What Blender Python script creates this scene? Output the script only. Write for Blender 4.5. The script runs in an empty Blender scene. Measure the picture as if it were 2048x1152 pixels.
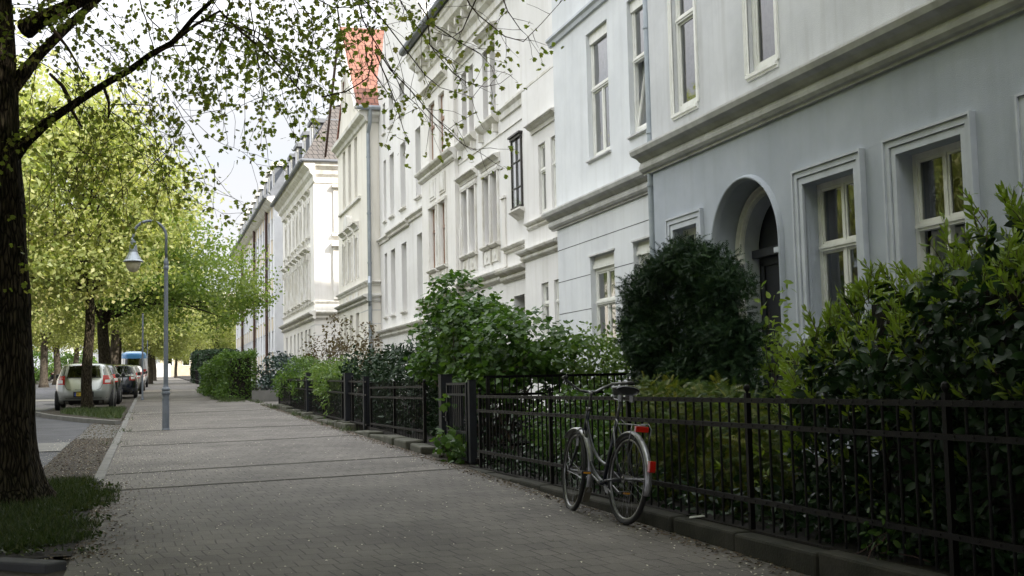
import bpy, math, random
import numpy as np
from mathutils import Matrix, Vector
rad = math.radians
scn = bpy.context.scene
# ------------------------------------------------------------------ camera
FPX, CZ, SL = 2350., 1.25, .019          # focal length in photo pixels, eye height, street gradient
def _n(v): return v/np.linalg.norm(v)
_dY = _n(np.array([300.-1024, -(785.-576), FPX]))
_p2 = np.array([1300.-1024, -(785.-22-576), FPX])
_up = _n(np.cross(_dY, _p2)); _up = _up if _up[1] > 0 else -_up
_dX = _n(np.cross(_up, _dY)); _dX = _dX if _dX[0] > 0 else -_dX
RM = np.array([_dX, _dY, _up])
cam_d = bpy.data.cameras.new('camera'); cam = bpy.data.objects.new('camera', cam_d)
scn.collection.objects.link(cam); scn.camera = cam
mw = Matrix.Identity(4)
for r in range(3):
    mw[r][0], mw[r][1], mw[r][2] = RM[r][0], RM[r][1], -RM[r][2]
mw[2][3] = CZ
cam.matrix_world = mw
cam_d.sensor_width = 36; cam_d.lens = FPX/2048*36; cam_d.clip_end = 3000; cam_d.clip_start = .05
def ray(px, py): return RM @ np.array([px-1024., -(py-576.), FPX])
def onX(px, py, X):
    r = ray(px, py); t = X/r[0]; return (X, r[1]*t, CZ+r[2]*t)
def onY(px, py, Y):
    r = ray(px, py); t = Y/r[1]; return (r[0]*t, Y, CZ+r[2]*t)
def gz(y): return SL*max(-30, min(y, 260))
# ------------------------------------------------------------------ world + sun
SUN = _n(np.array([.80, -1., .86]))
el = math.asin(SUN[2]); az = math.atan2(SUN[0], SUN[1])
w = bpy.data.worlds.new('World'); scn.world = w; w.use_nodes = True
nt = w.node_tree; nt.nodes.clear()
def N(nt, t, **k):
    n = nt.nodes.new(t)
    for a, b in k.items(): setattr(n, a, b)
    return n
out = N(nt, 'ShaderNodeOutputWorld'); bg = N(nt, 'ShaderNodeBackground')
sky = N(nt, 'ShaderNodeTexSky', sky_type='NISHITA', sun_disc=False, sun_elevation=el, sun_rotation=az)
sky.dust_density = 3
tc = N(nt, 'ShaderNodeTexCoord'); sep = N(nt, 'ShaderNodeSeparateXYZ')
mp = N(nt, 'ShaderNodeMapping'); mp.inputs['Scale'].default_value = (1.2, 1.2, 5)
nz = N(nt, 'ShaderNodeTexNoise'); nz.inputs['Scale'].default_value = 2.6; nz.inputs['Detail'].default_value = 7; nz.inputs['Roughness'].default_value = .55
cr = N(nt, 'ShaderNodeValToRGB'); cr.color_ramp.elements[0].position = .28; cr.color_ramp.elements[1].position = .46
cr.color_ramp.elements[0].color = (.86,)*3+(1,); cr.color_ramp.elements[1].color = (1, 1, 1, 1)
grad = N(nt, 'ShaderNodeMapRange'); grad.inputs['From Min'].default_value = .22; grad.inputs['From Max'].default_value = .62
grad.inputs['To Min'].default_value = 3.25; grad.inputs['To Max'].default_value = 12.0  # sky above the view is raised to put more light on the facades
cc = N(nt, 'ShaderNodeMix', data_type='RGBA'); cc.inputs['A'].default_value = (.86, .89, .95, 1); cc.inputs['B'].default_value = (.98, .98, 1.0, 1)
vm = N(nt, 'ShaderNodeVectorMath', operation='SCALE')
mx = N(nt, 'ShaderNodeMix', data_type='RGBA')
L = nt.links.new
L(tc.outputs['Generated'], mp.inputs[0]); L(mp.outputs[0], nz.inputs['Vector']); L(nz.outputs[0], cr.inputs[0])
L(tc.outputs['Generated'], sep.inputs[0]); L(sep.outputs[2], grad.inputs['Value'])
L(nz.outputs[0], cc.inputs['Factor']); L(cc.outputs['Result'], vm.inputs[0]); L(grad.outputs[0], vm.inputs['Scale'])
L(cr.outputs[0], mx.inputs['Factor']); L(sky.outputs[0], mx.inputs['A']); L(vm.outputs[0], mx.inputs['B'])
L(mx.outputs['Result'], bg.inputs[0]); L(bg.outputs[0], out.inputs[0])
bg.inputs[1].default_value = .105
sd = bpy.data.lights.new('sun', 'SUN'); sd.energy = 2.6; sd.angle = rad(1.2); sd.color = (1, .93, .82)
so = bpy.data.objects.new('sun', sd); scn.collection.objects.link(so)
so.rotation_euler = Vector(-SUN).to_track_quat('-Z', 'Y').to_euler()
vs = scn.view_settings; vs.view_transform = 'Standard'; vs.look = 'None'; vs.gamma = 1; vs.exposure = 1.6
cy = scn.cycles; cy.max_bounces = 7; cy.diffuse_bounces = 4; cy.glossy_bounces = 3; cy.transmission_bounces = 4
cy.transparent_max_bounces = 10; cy.use_denoising = True; cy.sample_clamp_indirect = 6
# ------------------------------------------------------------------ mesh helpers
rnd = random.Random(7)
def link(name, me, mats=None, parent=None, loc=(0, 0, 0)):
    o = bpy.data.objects.new(name, me); scn.collection.objects.link(o)
    if parent is not None: o.parent = parent
    o.location = loc
    return o
class MB:
    def __init__(s): s.v = []; s.f = []
    def add(s, vs_, fs):
        b = len(s.v); s.v += [tuple(map(float, p)) for p in vs_]; s.f += [tuple(i+b for i in f) for f in fs]; return s
    def box(s, x0, x1, y0, y1, z0, z1):
        if x0 > x1: x0, x1 = x1, x0
        if y0 > y1: y0, y1 = y1, y0
        return s.add([(x, y, z) for z in (z0, z1) for y in (y0, y1) for x in (x0, x1)],
                     [(0, 2, 3, 1), (4, 5, 7, 6), (0, 1, 5, 4), (2, 6, 7, 3), (0, 4, 6, 2), (1, 3, 7, 5)])
    def quad(s, a, b, c, d): return s.add([a, b, c, d], [(0, 1, 2, 3)])
    def prism(s, poly, ax, a, b):
        # poly in the two other axes, extruded along ax from a to b
        n = len(poly)
        def P(p, t):
            return {'x': (t, p[0], p[1]), 'y': (p[0], t, p[1]), 'z': (p[0], p[1], t)}[ax]
        vs_ = [P(p, a) for p in poly]+[P(p, b) for p in poly]
        return s.add(vs_, [tuple(range(n))[::-1], tuple(range(n, 2*n))]+[(i, (i+1) % n, n+(i+1) % n, n+i) for i in range(n)])
    def mould(s, X, y0, y1, prof):
        # moulding on a wall that faces -X: prof = (protrusion, height)
        return s.prism([(X-d, z) for d, z in prof], 'y', y0, y1)
    def mouldx(s, Y, x0, x1, prof):
        n = len(prof)
        vs_ = [(x0, Y-d, z) for d, z in prof]+[(x1, Y-d, z) for d, z in prof]
        return s.add(vs_, [tuple(range(n)), tuple(range(2*n-1, n-1, -1))]+[(i, n+i, n+(i+1) % n, (i+1) % n) for i in range(n)])
    def tube(s, pts, rr, n=6, cap=True):
        pts = [np.array(p, float) for p in pts]
        if not hasattr(rr, '__len__'): rr = [rr]*len(pts)
        b = len(s.v); u = None
        for i, p in enumerate(pts):
            d = pts[min(i+1, len(pts)-1)]-pts[max(i-1, 0)]; d = d/(np.linalg.norm(d)+1e-9)
            if u is None:
                u = np.cross(d, (0, 0, 1) if abs(d[2]) < .9 else (1, 0, 0))
            u = u-d*np.dot(u, d); u = u/(np.linalg.norm(u)+1e-9); w_ = np.cross(d, u)
            for k in range(n):
                t = 2*math.pi*k/n; q = p+rr[i]*(u*math.cos(t)+w_*math.sin(t)); s.v.append(tuple(q))
        for i in range(len(pts)-1):
            for k in range(n):
                a = b+i*n+k; c = b+i*n+(k+1) % n; s.f.append((a, c, c+n, a+n))
        if cap:
            s.f.append(tuple(b+k for k in range(n))[::-1]); e = b+(len(pts)-1)*n; s.f.append(tuple(e+k for k in range(n)))
        return s
    def lathe(s, c, prof, n=16, axis='z'):
        b = len(s.v)
        for r, h in prof:
            for k in range(n):
                t = 2*math.pi*k/n; a, d = r*math.cos(t), r*math.sin(t)
                s.v.append({'z': (c[0]+a, c[1]+d, c[2]+h), 'x': (c[0]+h, c[1]+a, c[2]+d), 'y': (c[0]+a, c[1]+h, c[2]+d)}[axis])
        for i in range(len(prof)-1):
            for k in range(n):
                a = b+i*n+k; d = b+i*n+(k+1) % n; s.f.append((a, d, d+n, a+n))
        s.f.append(tuple(b+k for k in range(n))[::-1]); e = b+(len(prof)-1)*n; s.f.append(tuple(e+k for k in range(n)))
        return s
    def mesh(s, name, mat, smooth=False):
        me = bpy.data.meshes.new(name); me.from_pydata(s.v, [], s.f); me.materials.append(mat)
        if smooth: me.shade_smooth()
        return me
    def build(s, name, mat, parent=None, smooth=False, bevel=0, loc=(0, 0, 0)):
        o = link(name, s.mesh(name, mat, smooth), None, parent, loc)
        if bevel:
            m = o.modifiers.new('b', 'BEVEL'); m.width = bevel; m.segments = 2; m.limit_method = 'ANGLE'
        return o
def tag(o, label=None, cat=None, group=None, kind=None):
    if label: o['label'] = label
    if cat: o['category'] = cat
    if group: o['group'] = group
    if kind: o['kind'] = kind
    return o
def thing(name, label, cat, loc=(0, 0, 0), rz=0, group=None):
    o = bpy.data.objects.new(name, None); scn.collection.objects.link(o); o.location = loc; o.rotation_euler = (0, 0, rz)
    o.empty_display_size = .2
    return tag(o, label, cat, group)
def fast_mesh(name, V, F, mat, var=None, smooth=False):
    V = np.asarray(V, np.float32); F = np.asarray(F, np.int32); k = F.shape[1]
    me = bpy.data.meshes.new(name); me.vertices.add(len(V)); me.vertices.foreach_set('co', V.ravel())
    me.loops.add(F.size); me.loops.foreach_set('vertex_index', F.ravel())
    me.polygons.add(len(F)); me.polygons.foreach_set('loop_start', np.arange(0, F.size, k, dtype=np.int32))
    if var is not None:
        a = me.attributes.new('v', 'FLOAT', 'POINT'); a.data.foreach_set('value', np.asarray(var, np.float32))
    me.update(calc_edges=True)
    if smooth: me.shade_smooth()
    me.materials.append(mat)
    return me
# ------------------------------------------------------------------ materials
def lmap(nt, src, lo, hi, a=0., b=1.):
    m = N(nt, 'ShaderNodeMapRange'); m.inputs[1].default_value = lo; m.inputs[2].default_value = hi
    m.inputs[3].default_value = a; m.inputs[4].default_value = b; nt.links.new(src, m.inputs[0]); return m.outputs[0]
def mat(name, col, rough=.8, col2=None, vs=1.5, vamt=1., bump=0., bs=80., streak=0., metal=0., coat=0., spec=.5, grime=None):
    m = bpy.data.materials.new(name); m.use_nodes = True; nt = m.node_tree; P = nt.nodes['Principled BSDF']; L = nt.links.new
    P.inputs['Roughness'].default_value = rough; P.inputs['Metallic'].default_value = metal; P.inputs['Coat Weight'].default_value = coat
    P.inputs['Specular IOR Level'].default_value = spec
    g = N(nt, 'ShaderNodeNewGeometry')
    col2 = col2 or tuple(c*.8 for c in col)
    n1 = N(nt, 'ShaderNodeTexNoise'); n1.inputs['Scale'].default_value = vs; n1.inputs['Detail'].default_value = 8; n1.inputs['Roughness'].default_value = .62
    L(g.outputs['Position'], n1.inputs['Vector'])
    mx = N(nt, 'ShaderNodeMix', data_type='RGBA'); mx.inputs['A'].default_value = (*col2, 1); mx.inputs['B'].default_value = (*col, 1)
    L(lmap(nt, n1.outputs[0], .38, .62, 1-vamt, 1), mx.inputs['Factor'])
    last = mx.outputs['Result']
    if streak:
        mp = N(nt, 'ShaderNodeMapping'); mp.inputs['Scale'].default_value = (5, 5, .35); L(g.outputs['Position'], mp.inputs[0])
        n2 = N(nt, 'ShaderNodeTexNoise'); n2.inputs['Scale'].default_value = 1.; n2.inputs['Detail'].default_value = 6; L(mp.outputs[0], n2.inputs['Vector'])
        m2 = N(nt, 'ShaderNodeMix', data_type='RGBA', blend_type='MULTIPLY'); m2.inputs['B'].default_value = (*(grime or (.55, .53, .48)), 1)
        L(last, m2.inputs['A']); L(lmap(nt, n2.outputs[0], .5, .78, 0, streak), m2.inputs['Factor']); last = m2.outputs['Result']
    L(last, P.inputs['Base Color'])
    if bump:
        n3 = N(nt, 'ShaderNodeTexNoise'); n3.inputs['Scale'].default_value = bs; n3.inputs['Detail'].default_value = 4; L(g.outputs['Position'], n3.inputs['Vector'])
        b = N(nt, 'ShaderNodeBump'); b.inputs['Strength'].default_value = bump; b.inputs['Distance'].default_value = .01
        L(n3.outputs[0], b.inputs['Height']); L(b.outputs[0], P.inputs['Normal'])
    return m
def leafmat(name, c1, c2, c3, trans=.4, rough=.45, spec=.35):
    m = bpy.data.materials.new(name); m.use_nodes = True; nt = m.node_tree; P = nt.nodes['Principled BSDF']; L = nt.links.new
    at = N(nt, 'ShaderNodeAttribute', attribute_name='v'); r = N(nt, 'ShaderNodeValToRGB'); L(at.outputs['Fac'], r.inputs[0])
    e = r.color_ramp.elements; e[0].color = (*c1, 1); e[1].color = (*c3, 1); e.new(.5).color = (*c2, 1)
    P.inputs['Roughness'].default_value = rough; P.inputs['Specular IOR Level'].default_value = spec
    L(r.outputs[0], P.inputs['Base Color'])
    t = N(nt, 'ShaderNodeBsdfTranslucent'); ms = N(nt, 'ShaderNodeMixShader'); ms.inputs[0].default_value = trans
    g = N(nt, 'ShaderNodeMix', data_type='RGBA', blend_type='MULTIPLY'); g.inputs['Factor'].default_value = 1; g.inputs['B'].default_value = (1.15, 1.2, .55, 1)
    L(r.outputs[0], g.inputs['A']); L(g.outputs['Result'], t.inputs[0])
    L(P.outputs[0], ms.inputs[1]); L(t.outputs[0], ms.inputs[2]); L(ms.outputs[0], nt.nodes['Material Output'].inputs[0])
    return m
def glassmat(name, tint, refl=1.5, wave=.02):
    m = bpy.data.materials.new(name); m.use_nodes = True; nt = m.node_tree; L = nt.links.new
    fr = N(nt, 'ShaderNodeFresnel'); fr.inputs[0].default_value = refl
    tr = N(nt, 'ShaderNodeBsdfTransparent'); tr.inputs[0].default_value = (*tint, 1)
    gl = N(nt, 'ShaderNodeBsdfGlossy'); gl.inputs['Roughness'].default_value = .02; ms = N(nt, 'ShaderNodeMixShader')
    g = N(nt, 'ShaderNodeNewGeometry'); n3 = N(nt, 'ShaderNodeTexNoise'); n3.inputs['Scale'].default_value = 2.2; L(g.outputs['Position'], n3.inputs['Vector'])
    b = N(nt, 'ShaderNodeBump'); b.inputs['Strength'].default_value = wave*4; b.inputs['Distance'].default_value = .05; L(n3.outputs[0], b.inputs['Height']); L(b.outputs[0], gl.inputs['Normal'])
    mm = N(nt, 'ShaderNodeMath', operation='MULTIPLY'); mm.inputs[1].default_value = 2.8; mm.use_clamp = True
    L(fr.outputs[0], mm.inputs[0]); L(mm.outputs[0], ms.inputs[0]); L(tr.outputs[0], ms.inputs[1]); L(gl.outputs[0], ms.inputs[2]); L(ms.outputs[0], nt.nodes['Material Output'].inputs[0])
    return m
M = {}
M['bluewall'] = mat('grey_blue_stucco', (.45, .485, .535), .9, (.385, .42, .47), .9, 1, .7, 130, .16)
M['palewall'] = mat('pale_grey_stucco', (.57, .58, .59), .9, (.48, .49, .50), .9, 1, .6, 110, .4)
M['graywall2'] = mat('light_grey_stucco', (.66, .68, .69), .9, (.58, .60, .615), .8, 1, .5, 130, .2)
M['trimgrey'] = mat('grey_stone_trim', (.60, .60, .585), .8, (.46, .46, .45), 2, 1, .25, 60, .5, grime=(.6, .58, .53))
M['ridge'] = mat('shaded_ridge', (.072, .067, .058), .9, (.04, .037, .03), 3, 1, .4, 60)  # dark tone stands in for the shadow along the settled rows
M['guard'] = mat('silver_mudguard', (.40, .40, .42), .3, (.30, .30, .32), 20, 1, metal=.6)
M['surr'] = mat('painted_surround', (.52, .55, .59), .7, (.45, .48, .52), 3, 1, .1, 90, .25)
M['white'] = mat('white_stucco', (.74, .73, .715), .9, (.665, .655, .635), .6, 1, .3, 100, .45, grime=(.72, .70, .64))
M['white2'] = mat('cream_stucco', (.75, .735, .705), .9, (.68, .66, .625), .6, 1, .3, 100, .5, grime=(.7, .67, .6))
M['cream'] = mat('ivory_stucco', (.76, .73, .66), .9, (.69, .66, .59), .5, 1, .3, 60, .5, grime=(.7, .66, .58))
M['trimw'] = mat('white_moulding', (.74, .73, .705), .85, (.58, .56, .50), 1.4, 1, .2, 60, .7, grime=(.55, .52, .45))
M['frame'] = mat('white_window_paint', (.74, .74, .70), .45, (.66, .66, .61), 5, 1, .06, 40, .3)
M['brownframe'] = mat('brown_window_wood', (.30, .17, .11), .5, (.2, .12, .08), 3)
M['dark'] = mat('dark_bay_frame', (.035, .028, .024), .45, (.02, .018, .016), 3)
M['blind'] = mat('white_blind', (.6, .6, .58), .7)
M['curtain'] = mat('grey_curtain', (.50, .51, .52), .95, (.36, .37, .38), 9, 1)
M['interior'] = mat('dark_room', (.02, .022, .025), .95)
M['glass'] = glassmat('window_glass', (.55, .58, .6))
M['carglass'] = glassmat('car_glass', (.12, .15, .15), 1.5, 0)
M['iron'] = mat('black_iron', (.004, .004, .0045), .45, (.007, .0055, .005), 8, 1, .3, 120, spec=.18)
M['steel'] = mat('dark_grey_steel', (.016, .018, .024), .5, (.011, .012, .016), 6, 1, .1, 90, spec=.3)
M['zinc'] = mat('zinc', (.30, .33, .36), .45, (.24, .27, .30), 3, 1, .1, 40, .4, .55)
M['leadroof'] = mat('lead_grey_roof', (.16, .17, .19), .6, (.12, .13, .145), 2, 1)
M['lamp'] = mat('lamp_post_paint', (.16, .18, .21), .5, (.12, .14, .165), 4, 1, .15, 60, .4)
M['lampglass'] = mat('frosted_lamp_glass', (.55, .50, .35), .25)
M['pipe'] = mat('grey_downpipe', (.36, .40, .44), .45, (.29, .33, .37), 4, 1, .1, 30, .4)
M['brownpipe'] = mat('brown_downpipe', (.07, .035, .025), .5)
M['beige'] = mat('beige_render', (.56, .48, .37), .9, (.50, .43, .33), 1)
M['door'] = mat('dark_door_wood', (.018, .02, .027), .5, (.012, .013, .018), 4, 1, .1, 30)
def barkmat():
    m = bpy.data.materials.new('bark'); m.use_nodes = True; nt = m.node_tree; P = nt.nodes['Principled BSDF']; L = nt.links.new
    g = N(nt, 'ShaderNodeNewGeometry'); mp = N(nt, 'ShaderNodeMapping'); mp.inputs['Scale'].default_value = (1, 1, .16); L(g.outputs['Position'], mp.inputs[0])
    n0 = N(nt, 'ShaderNodeTexNoise'); n0.inputs['Scale'].default_value = 3; L(g.outputs['Position'], n0.inputs['Vector'])
    v = N(nt, 'ShaderNodeVectorMath', operation='MULTIPLY_ADD'); v.inputs[1].default_value = (.06, .06, .06); L(n0.outputs['Color'], v.inputs[0]); L(mp.outputs[0], v.inputs[2])
    vo = N(nt, 'ShaderNodeTexVoronoi', feature='DISTANCE_TO_EDGE'); vo.inputs['Scale'].default_value = 34; L(v.outputs[0], vo.inputs['Vector'])
    n1 = N(nt, 'ShaderNodeTexNoise'); n1.inputs['Scale'].default_value = 42; n1.inputs['Detail'].default_value = 6; L(mp.outputs[0], n1.inputs['Vector'])
    n2 = N(nt, 'ShaderNodeTexNoise'); n2.inputs['Scale'].default_value = 1.6; n2.inputs['Detail'].default_value = 5; L(g.outputs['Position'], n2.inputs['Vector'])
    r = N(nt, 'ShaderNodeValToRGB'); e = r.color_ramp.elements; e[0].position = .0; e[0].color = (.010, .008, .006, 1); e[1].position = .20; e[1].color = (.070, .058, .043, 1)
    L(vo.outputs['Distance'], r.inputs[0])
    m1 = N(nt, 'ShaderNodeMix', data_type='RGBA', blend_type='MULTIPLY'); m1.inputs['Factor'].default_value = 1; L(r.outputs[0], m1.inputs['A'])
    r2 = N(nt, 'ShaderNodeValToRGB'); r2.color_ramp.elements[0].position = .3; r2.color_ramp.elements[0].color = (.5, .5, .48, 1); r2.color_ramp.elements[1].position = .75; r2.color_ramp.elements[1].color = (1.7, 1.65, 1.5, 1); L(n1.outputs[0], r2.inputs[0]); L(r2.outputs[0], m1.inputs['B'])
    m2 = N(nt, 'ShaderNodeMix', data_type='RGBA'); m2.inputs['B'].default_value = (.022, .030, .014, 1); L(m1.outputs['Result'], m2.inputs['A']); L(lmap(nt, n2.outputs[0], .5, .75, 0, .5), m2.inputs['Factor'])
    L(m2.outputs['Result'], P.inputs['Base Color']); P.inputs['Roughness'].default_value = .95; P.inputs['Specular IOR Level'].default_value = .1
    ad = N(nt, 'ShaderNodeMath', operation='MULTIPLY_ADD'); ad.inputs[1].default_value = .35; L(n1.outputs[0], ad.inputs[0]); L(lmap(nt, vo.outputs['Distance'], 0, .25), ad.inputs[2])
    b = N(nt, 'ShaderNodeBump'); b.inputs['Strength'].default_value = 1; b.inputs['Distance'].default_value = .03; L(ad.outputs[0], b.inputs['Height']); L(b.outputs[0], P.inputs['Normal'])
    return m
M['bark'] = barkmat()
M['bark2'] = mat('pale_bark', (.10, .085, .068), .95, (.05, .042, .034), 6, 1, .8, 20, spec=.1)
M['twig'] = mat('reddish_twig', (.075, .042, .032), .8, (.04, .025, .02), 9, 1)
M['asphalt'] = mat('asphalt', (.085, .085, .095), .85, (.055, .055, .062), 1.2, 1, .5, 160, 0)
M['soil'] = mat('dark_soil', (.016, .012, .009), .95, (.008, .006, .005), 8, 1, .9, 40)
M['verge'] = mat('verge_dirt', (.040, .031, .022), .95, (.035, .028, .02), 5, 1, .9, 50)
M['kerb'] = mat('old_concrete_kerb', (.046, .042, .032), .9, (.020, .021, .013), 3, 1, .5, 60, .5)
M['kerbp'] = mat('granite_kerb', (.17, .165, .155), .85, (.12, .118, .11), 3, 1, .4, 60)
M['stone'] = mat('mossy_stone', (.10, .095, .078), .9, (.055, .058, .038), 4, 1, .7, 40)
M['rubber'] = mat('tyre_rubber', (.012, .012, .013), .7)
M['chrome'] = mat('worn_chrome', (.28, .28, .29), .32, (.16, .16, .16), 30, 1, metal=.9)
M['black'] = mat('black_plastic', (.012, .012, .013), .35)
M['bikepaint'] = mat('dark_blue_bike_paint', (.008, .011, .022), .35, coat=.3)
M['red'] = mat('red_lens', (.45, .015, .008), .2, coat=.6)
M['amber'] = mat('amber_lens', (.6, .28, .03), .25)
M['mudflap'] = mat('grey_mudflap', (.13, .12, .09), .6)
M['silver'] = mat('silver_car_paint', (.27, .295, .285), .32, (.33, .34, .32), 1, 1, metal=.75, coat=.6)
M['navy'] = mat('black_blue_car_paint', (.012, .016, .028), .22, metal=.2, coat=.9)
M['darkgrey'] = mat('anthracite_car_paint', (.035, .037, .04), .25, metal=.4, coat=.9)
M['whitecar'] = mat('white_car_paint', (.7, .7, .7), .3, coat=.8)
M['bluecar'] = mat('blue_van_paint', (.05, .20, .42), .35, coat=.6)
M['champ'] = mat('champagne_car_paint', (.33, .32, .28), .3, metal=.5, coat=.8)
M['lenswhite'] = mat('clear_lens', (.75, .72, .7), .2, coat=.6)
M['plate'] = mat('yellow_plate', (.62, .45, .05), .5)
M['plateblue'] = mat('plate_blue_band', (.02, .06, .35), .5)
M['platetext'] = mat('plate_black_text', (.015, .015, .015), .6)
M['petal'] = mat('pale_petals', (.75, .70, .56), .8)
M['deadleaf'] = mat('dry_leaves', (.10, .068, .035), .85, (.10, .065, .035), 14, 1)
def tilemat(name, c1, c2, mortar, bw, rh, ux, uz, bump=.6):
    # courses laid in world coordinates: u along `ux`, v along `uz`
    m = bpy.data.materials.new(name); m.use_nodes = True; nt = m.node_tree; P = nt.nodes['Principled BSDF']; L = nt.links.new
    g = N(nt, 'ShaderNodeNewGeometry'); d1 = N(nt, 'ShaderNodeVectorMath', operation='DOT_PRODUCT'); d1.inputs[1].default_value = ux
    d2 = N(nt, 'ShaderNodeVectorMath', operation='DOT_PRODUCT'); d2.inputs[1].default_value = uz
    L(g.outputs['Position'], d1.inputs[0]); L(g.outputs['Position'], d2.inputs[0])
    c = N(nt, 'ShaderNodeCombineXYZ'); L(d1.outputs['Value'], c.inputs[0]); L(d2.outputs['Value'], c.inputs[1])
    b = N(nt, 'ShaderNodeTexBrick'); b.inputs['Scale'].default_value = 1; b.inputs['Brick Width'].default_value = bw; b.inputs['Row Height'].default_value = rh
    b.inputs['Mortar Size'].default_value = .022; b.inputs['Color1'].default_value = (*c1, 1); b.inputs['Color2'].default_value = (*c2, 1); b.inputs['Mortar'].default_value = (*mortar, 1)
    L(c.outputs[0], b.inputs['Vector']); L(b.outputs['Color'], P.inputs['Base Color']); P.inputs['Roughness'].default_value = .8
    bu = N(nt, 'ShaderNodeBump'); bu.inputs['Strength'].default_value = bump; bu.inputs['Distance'].default_value = .03; bu.invert = True
    L(b.outputs['Fac'], bu.inputs['Height']); L(bu.outputs[0], P.inputs['Normal'])
    return m
M['redtile'] = tilemat('red_clay_tiles', (.27, .115, .078), (.22, .09, .06), (.09, .035, .025), .30, .38, (1, 0, 0), (0, .35, 1.2))
M['greytile'] = tilemat('grey_clay_tiles', (.13, .115, .105), (.095, .085, .08), (.03, .028, .026), .28, .34, (1, 1, 0), (0, 0, 1.3))
def pavemat():
    m = bpy.data.materials.new('concrete_pavers'); m.use_nodes = True; nt = m.node_tree; P = nt.nodes['Principled BSDF']; L = nt.links.new
    g = N(nt, 'ShaderNodeNewGeometry'); n0 = N(nt, 'ShaderNodeTexNoise'); n0.inputs['Scale'].default_value = .55; n0.inputs['Detail'].default_value = 2
    L(g.outputs['Position'], n0.inputs['Vector'])
    v = N(nt, 'ShaderNodeVectorMath', operation='MULTIPLY_ADD'); v.inputs[1].default_value = (.28, .28, 0); L(n0.outputs['Color'], v.inputs[0]); L(g.outputs['Position'], v.inputs[2])
    mp0 = N(nt, 'ShaderNodeMapping'); mp0.inputs['Rotation'].default_value = (0, 0, rad(90)); L(v.outputs[0], mp0.inputs[0])
    mp0.inputs['Rotation'].default_value = (0, 0, rad(-3.5))
    b = N(nt, 'ShaderNodeTexBrick'); b.inputs['Scale'].default_value = 1; b.inputs['Brick Width'].default_value = .135; b.inputs['Row Height'].default_value = .245
    b.offset = .42; b.inputs['Mortar Size'].default_value = .0065; b.inputs['Mortar Smooth'].default_value = .3; b.inputs['Bias'].default_value = 0
    b.inputs['Color1'].default_value = (.142, .128, .113, 1); b.inputs['Color2'].default_value = (.104, .094, .084, 1); b.inputs['Mortar'].default_value = (.028, .025, .020, 1)
    L(mp0.outputs[0], b.inputs['Vector'])
    n1 = N(nt, 'ShaderNodeTexNoise'); n1.inputs['Scale'].default_value = .9; n1.inputs['Detail'].default_value = 9; n1.inputs['Roughness'].default_value = .65; L(g.outputs['Position'], n1.inputs['Vector'])
    # joints fade in and out where they are filled with dirt
    n4 = N(nt, 'ShaderNodeTexNoise'); n4.inputs['Scale'].default_value = 3.2; n4.inputs['Detail'].default_value = 4; L(g.outputs['Position'], n4.inputs['Vector'])
    mj = N(nt, 'ShaderNodeMix', data_type='RGBA'); mj.inputs['B'].default_value = (.122, .110, .098, 1); L(b.outputs['Color'], mj.inputs['A']); L(lmap(nt, n4.outputs[0], .36, .60, .75, .0), mj.inputs['Factor'])
    n2 = N(nt, 'ShaderNodeTexNoise'); n2.inputs['Scale'].default_value = 170; n2.inputs['Detail'].default_value = 3; L(g.outputs['Position'], n2.inputs['Vector'])
    m1 = N(nt, 'ShaderNodeMix', data_type='RGBA', blend_type='MULTIPLY'); m1.inputs['Factor'].default_value = 1; L(mj.outputs['Result'], m1.inputs['A'])
    r = N(nt, 'ShaderNodeValToRGB'); r.color_ramp.elements[0].position = .32; r.color_ramp.elements[1].position = .68
    r.color_ramp.elements[0].color = (.52, .50, .46, 1); r.color_ramp.elements[1].color = (1.3, 1.29, 1.27, 1); L(n1.outputs[0], r.inputs[0]); L(r.outputs[0], m1.inputs['B'])
    m2 = N(nt, 'ShaderNodeMix', data_type='RGBA', blend_type='MULTIPLY'); m2.inputs['Factor'].default_value = 1; L(m1.outputs['Result'], m2.inputs['A'])
    r2 = N(nt, 'ShaderNodeValToRGB'); r2.color_ramp.elements[0].position = .3; r2.color_ramp.elements[1].position = .72; r2.color_ramp.elements[0].color = (.62,)*3+(1,); r2.color_ramp.elements[1].color = (1.35,)*3+(1,)
    L(n2.outputs[0], r2.inputs[0]); L(r2.outputs[0], m2.inputs['B']); L(m2.outputs['Result'], P.inputs['Base Color']); P.inputs['Roughness'].default_value = .75
    ad = N(nt, 'ShaderNodeMath', operation='MULTIPLY_ADD'); ad.inputs[1].default_value = -1.5; L(b.outputs['Fac'], ad.inputs[0]); L(n2.outputs[0], ad.inputs[2])
    bu = N(nt, 'ShaderNodeBump'); bu.inputs['Strength'].default_value = .6; bu.inputs['Distance'].default_value = .006; L(ad.outputs[0], bu.inputs['Height']); L(bu.outputs[0], P.inputs['Normal'])
    return m
M['pave'] = pavemat()
M['slab'] = mat('pale_slabs', (.17, .165, .155), .8, (.13, .128, .12), 2, 1, .4, 90)
M['slabs'] = tilemat('gutter_slab_courses', (.10, .097, .09), (.11, .107, .10), (.035, .032, .025), .34, .42, (1, 0, 0), (0, 1, 0), .1)
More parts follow.
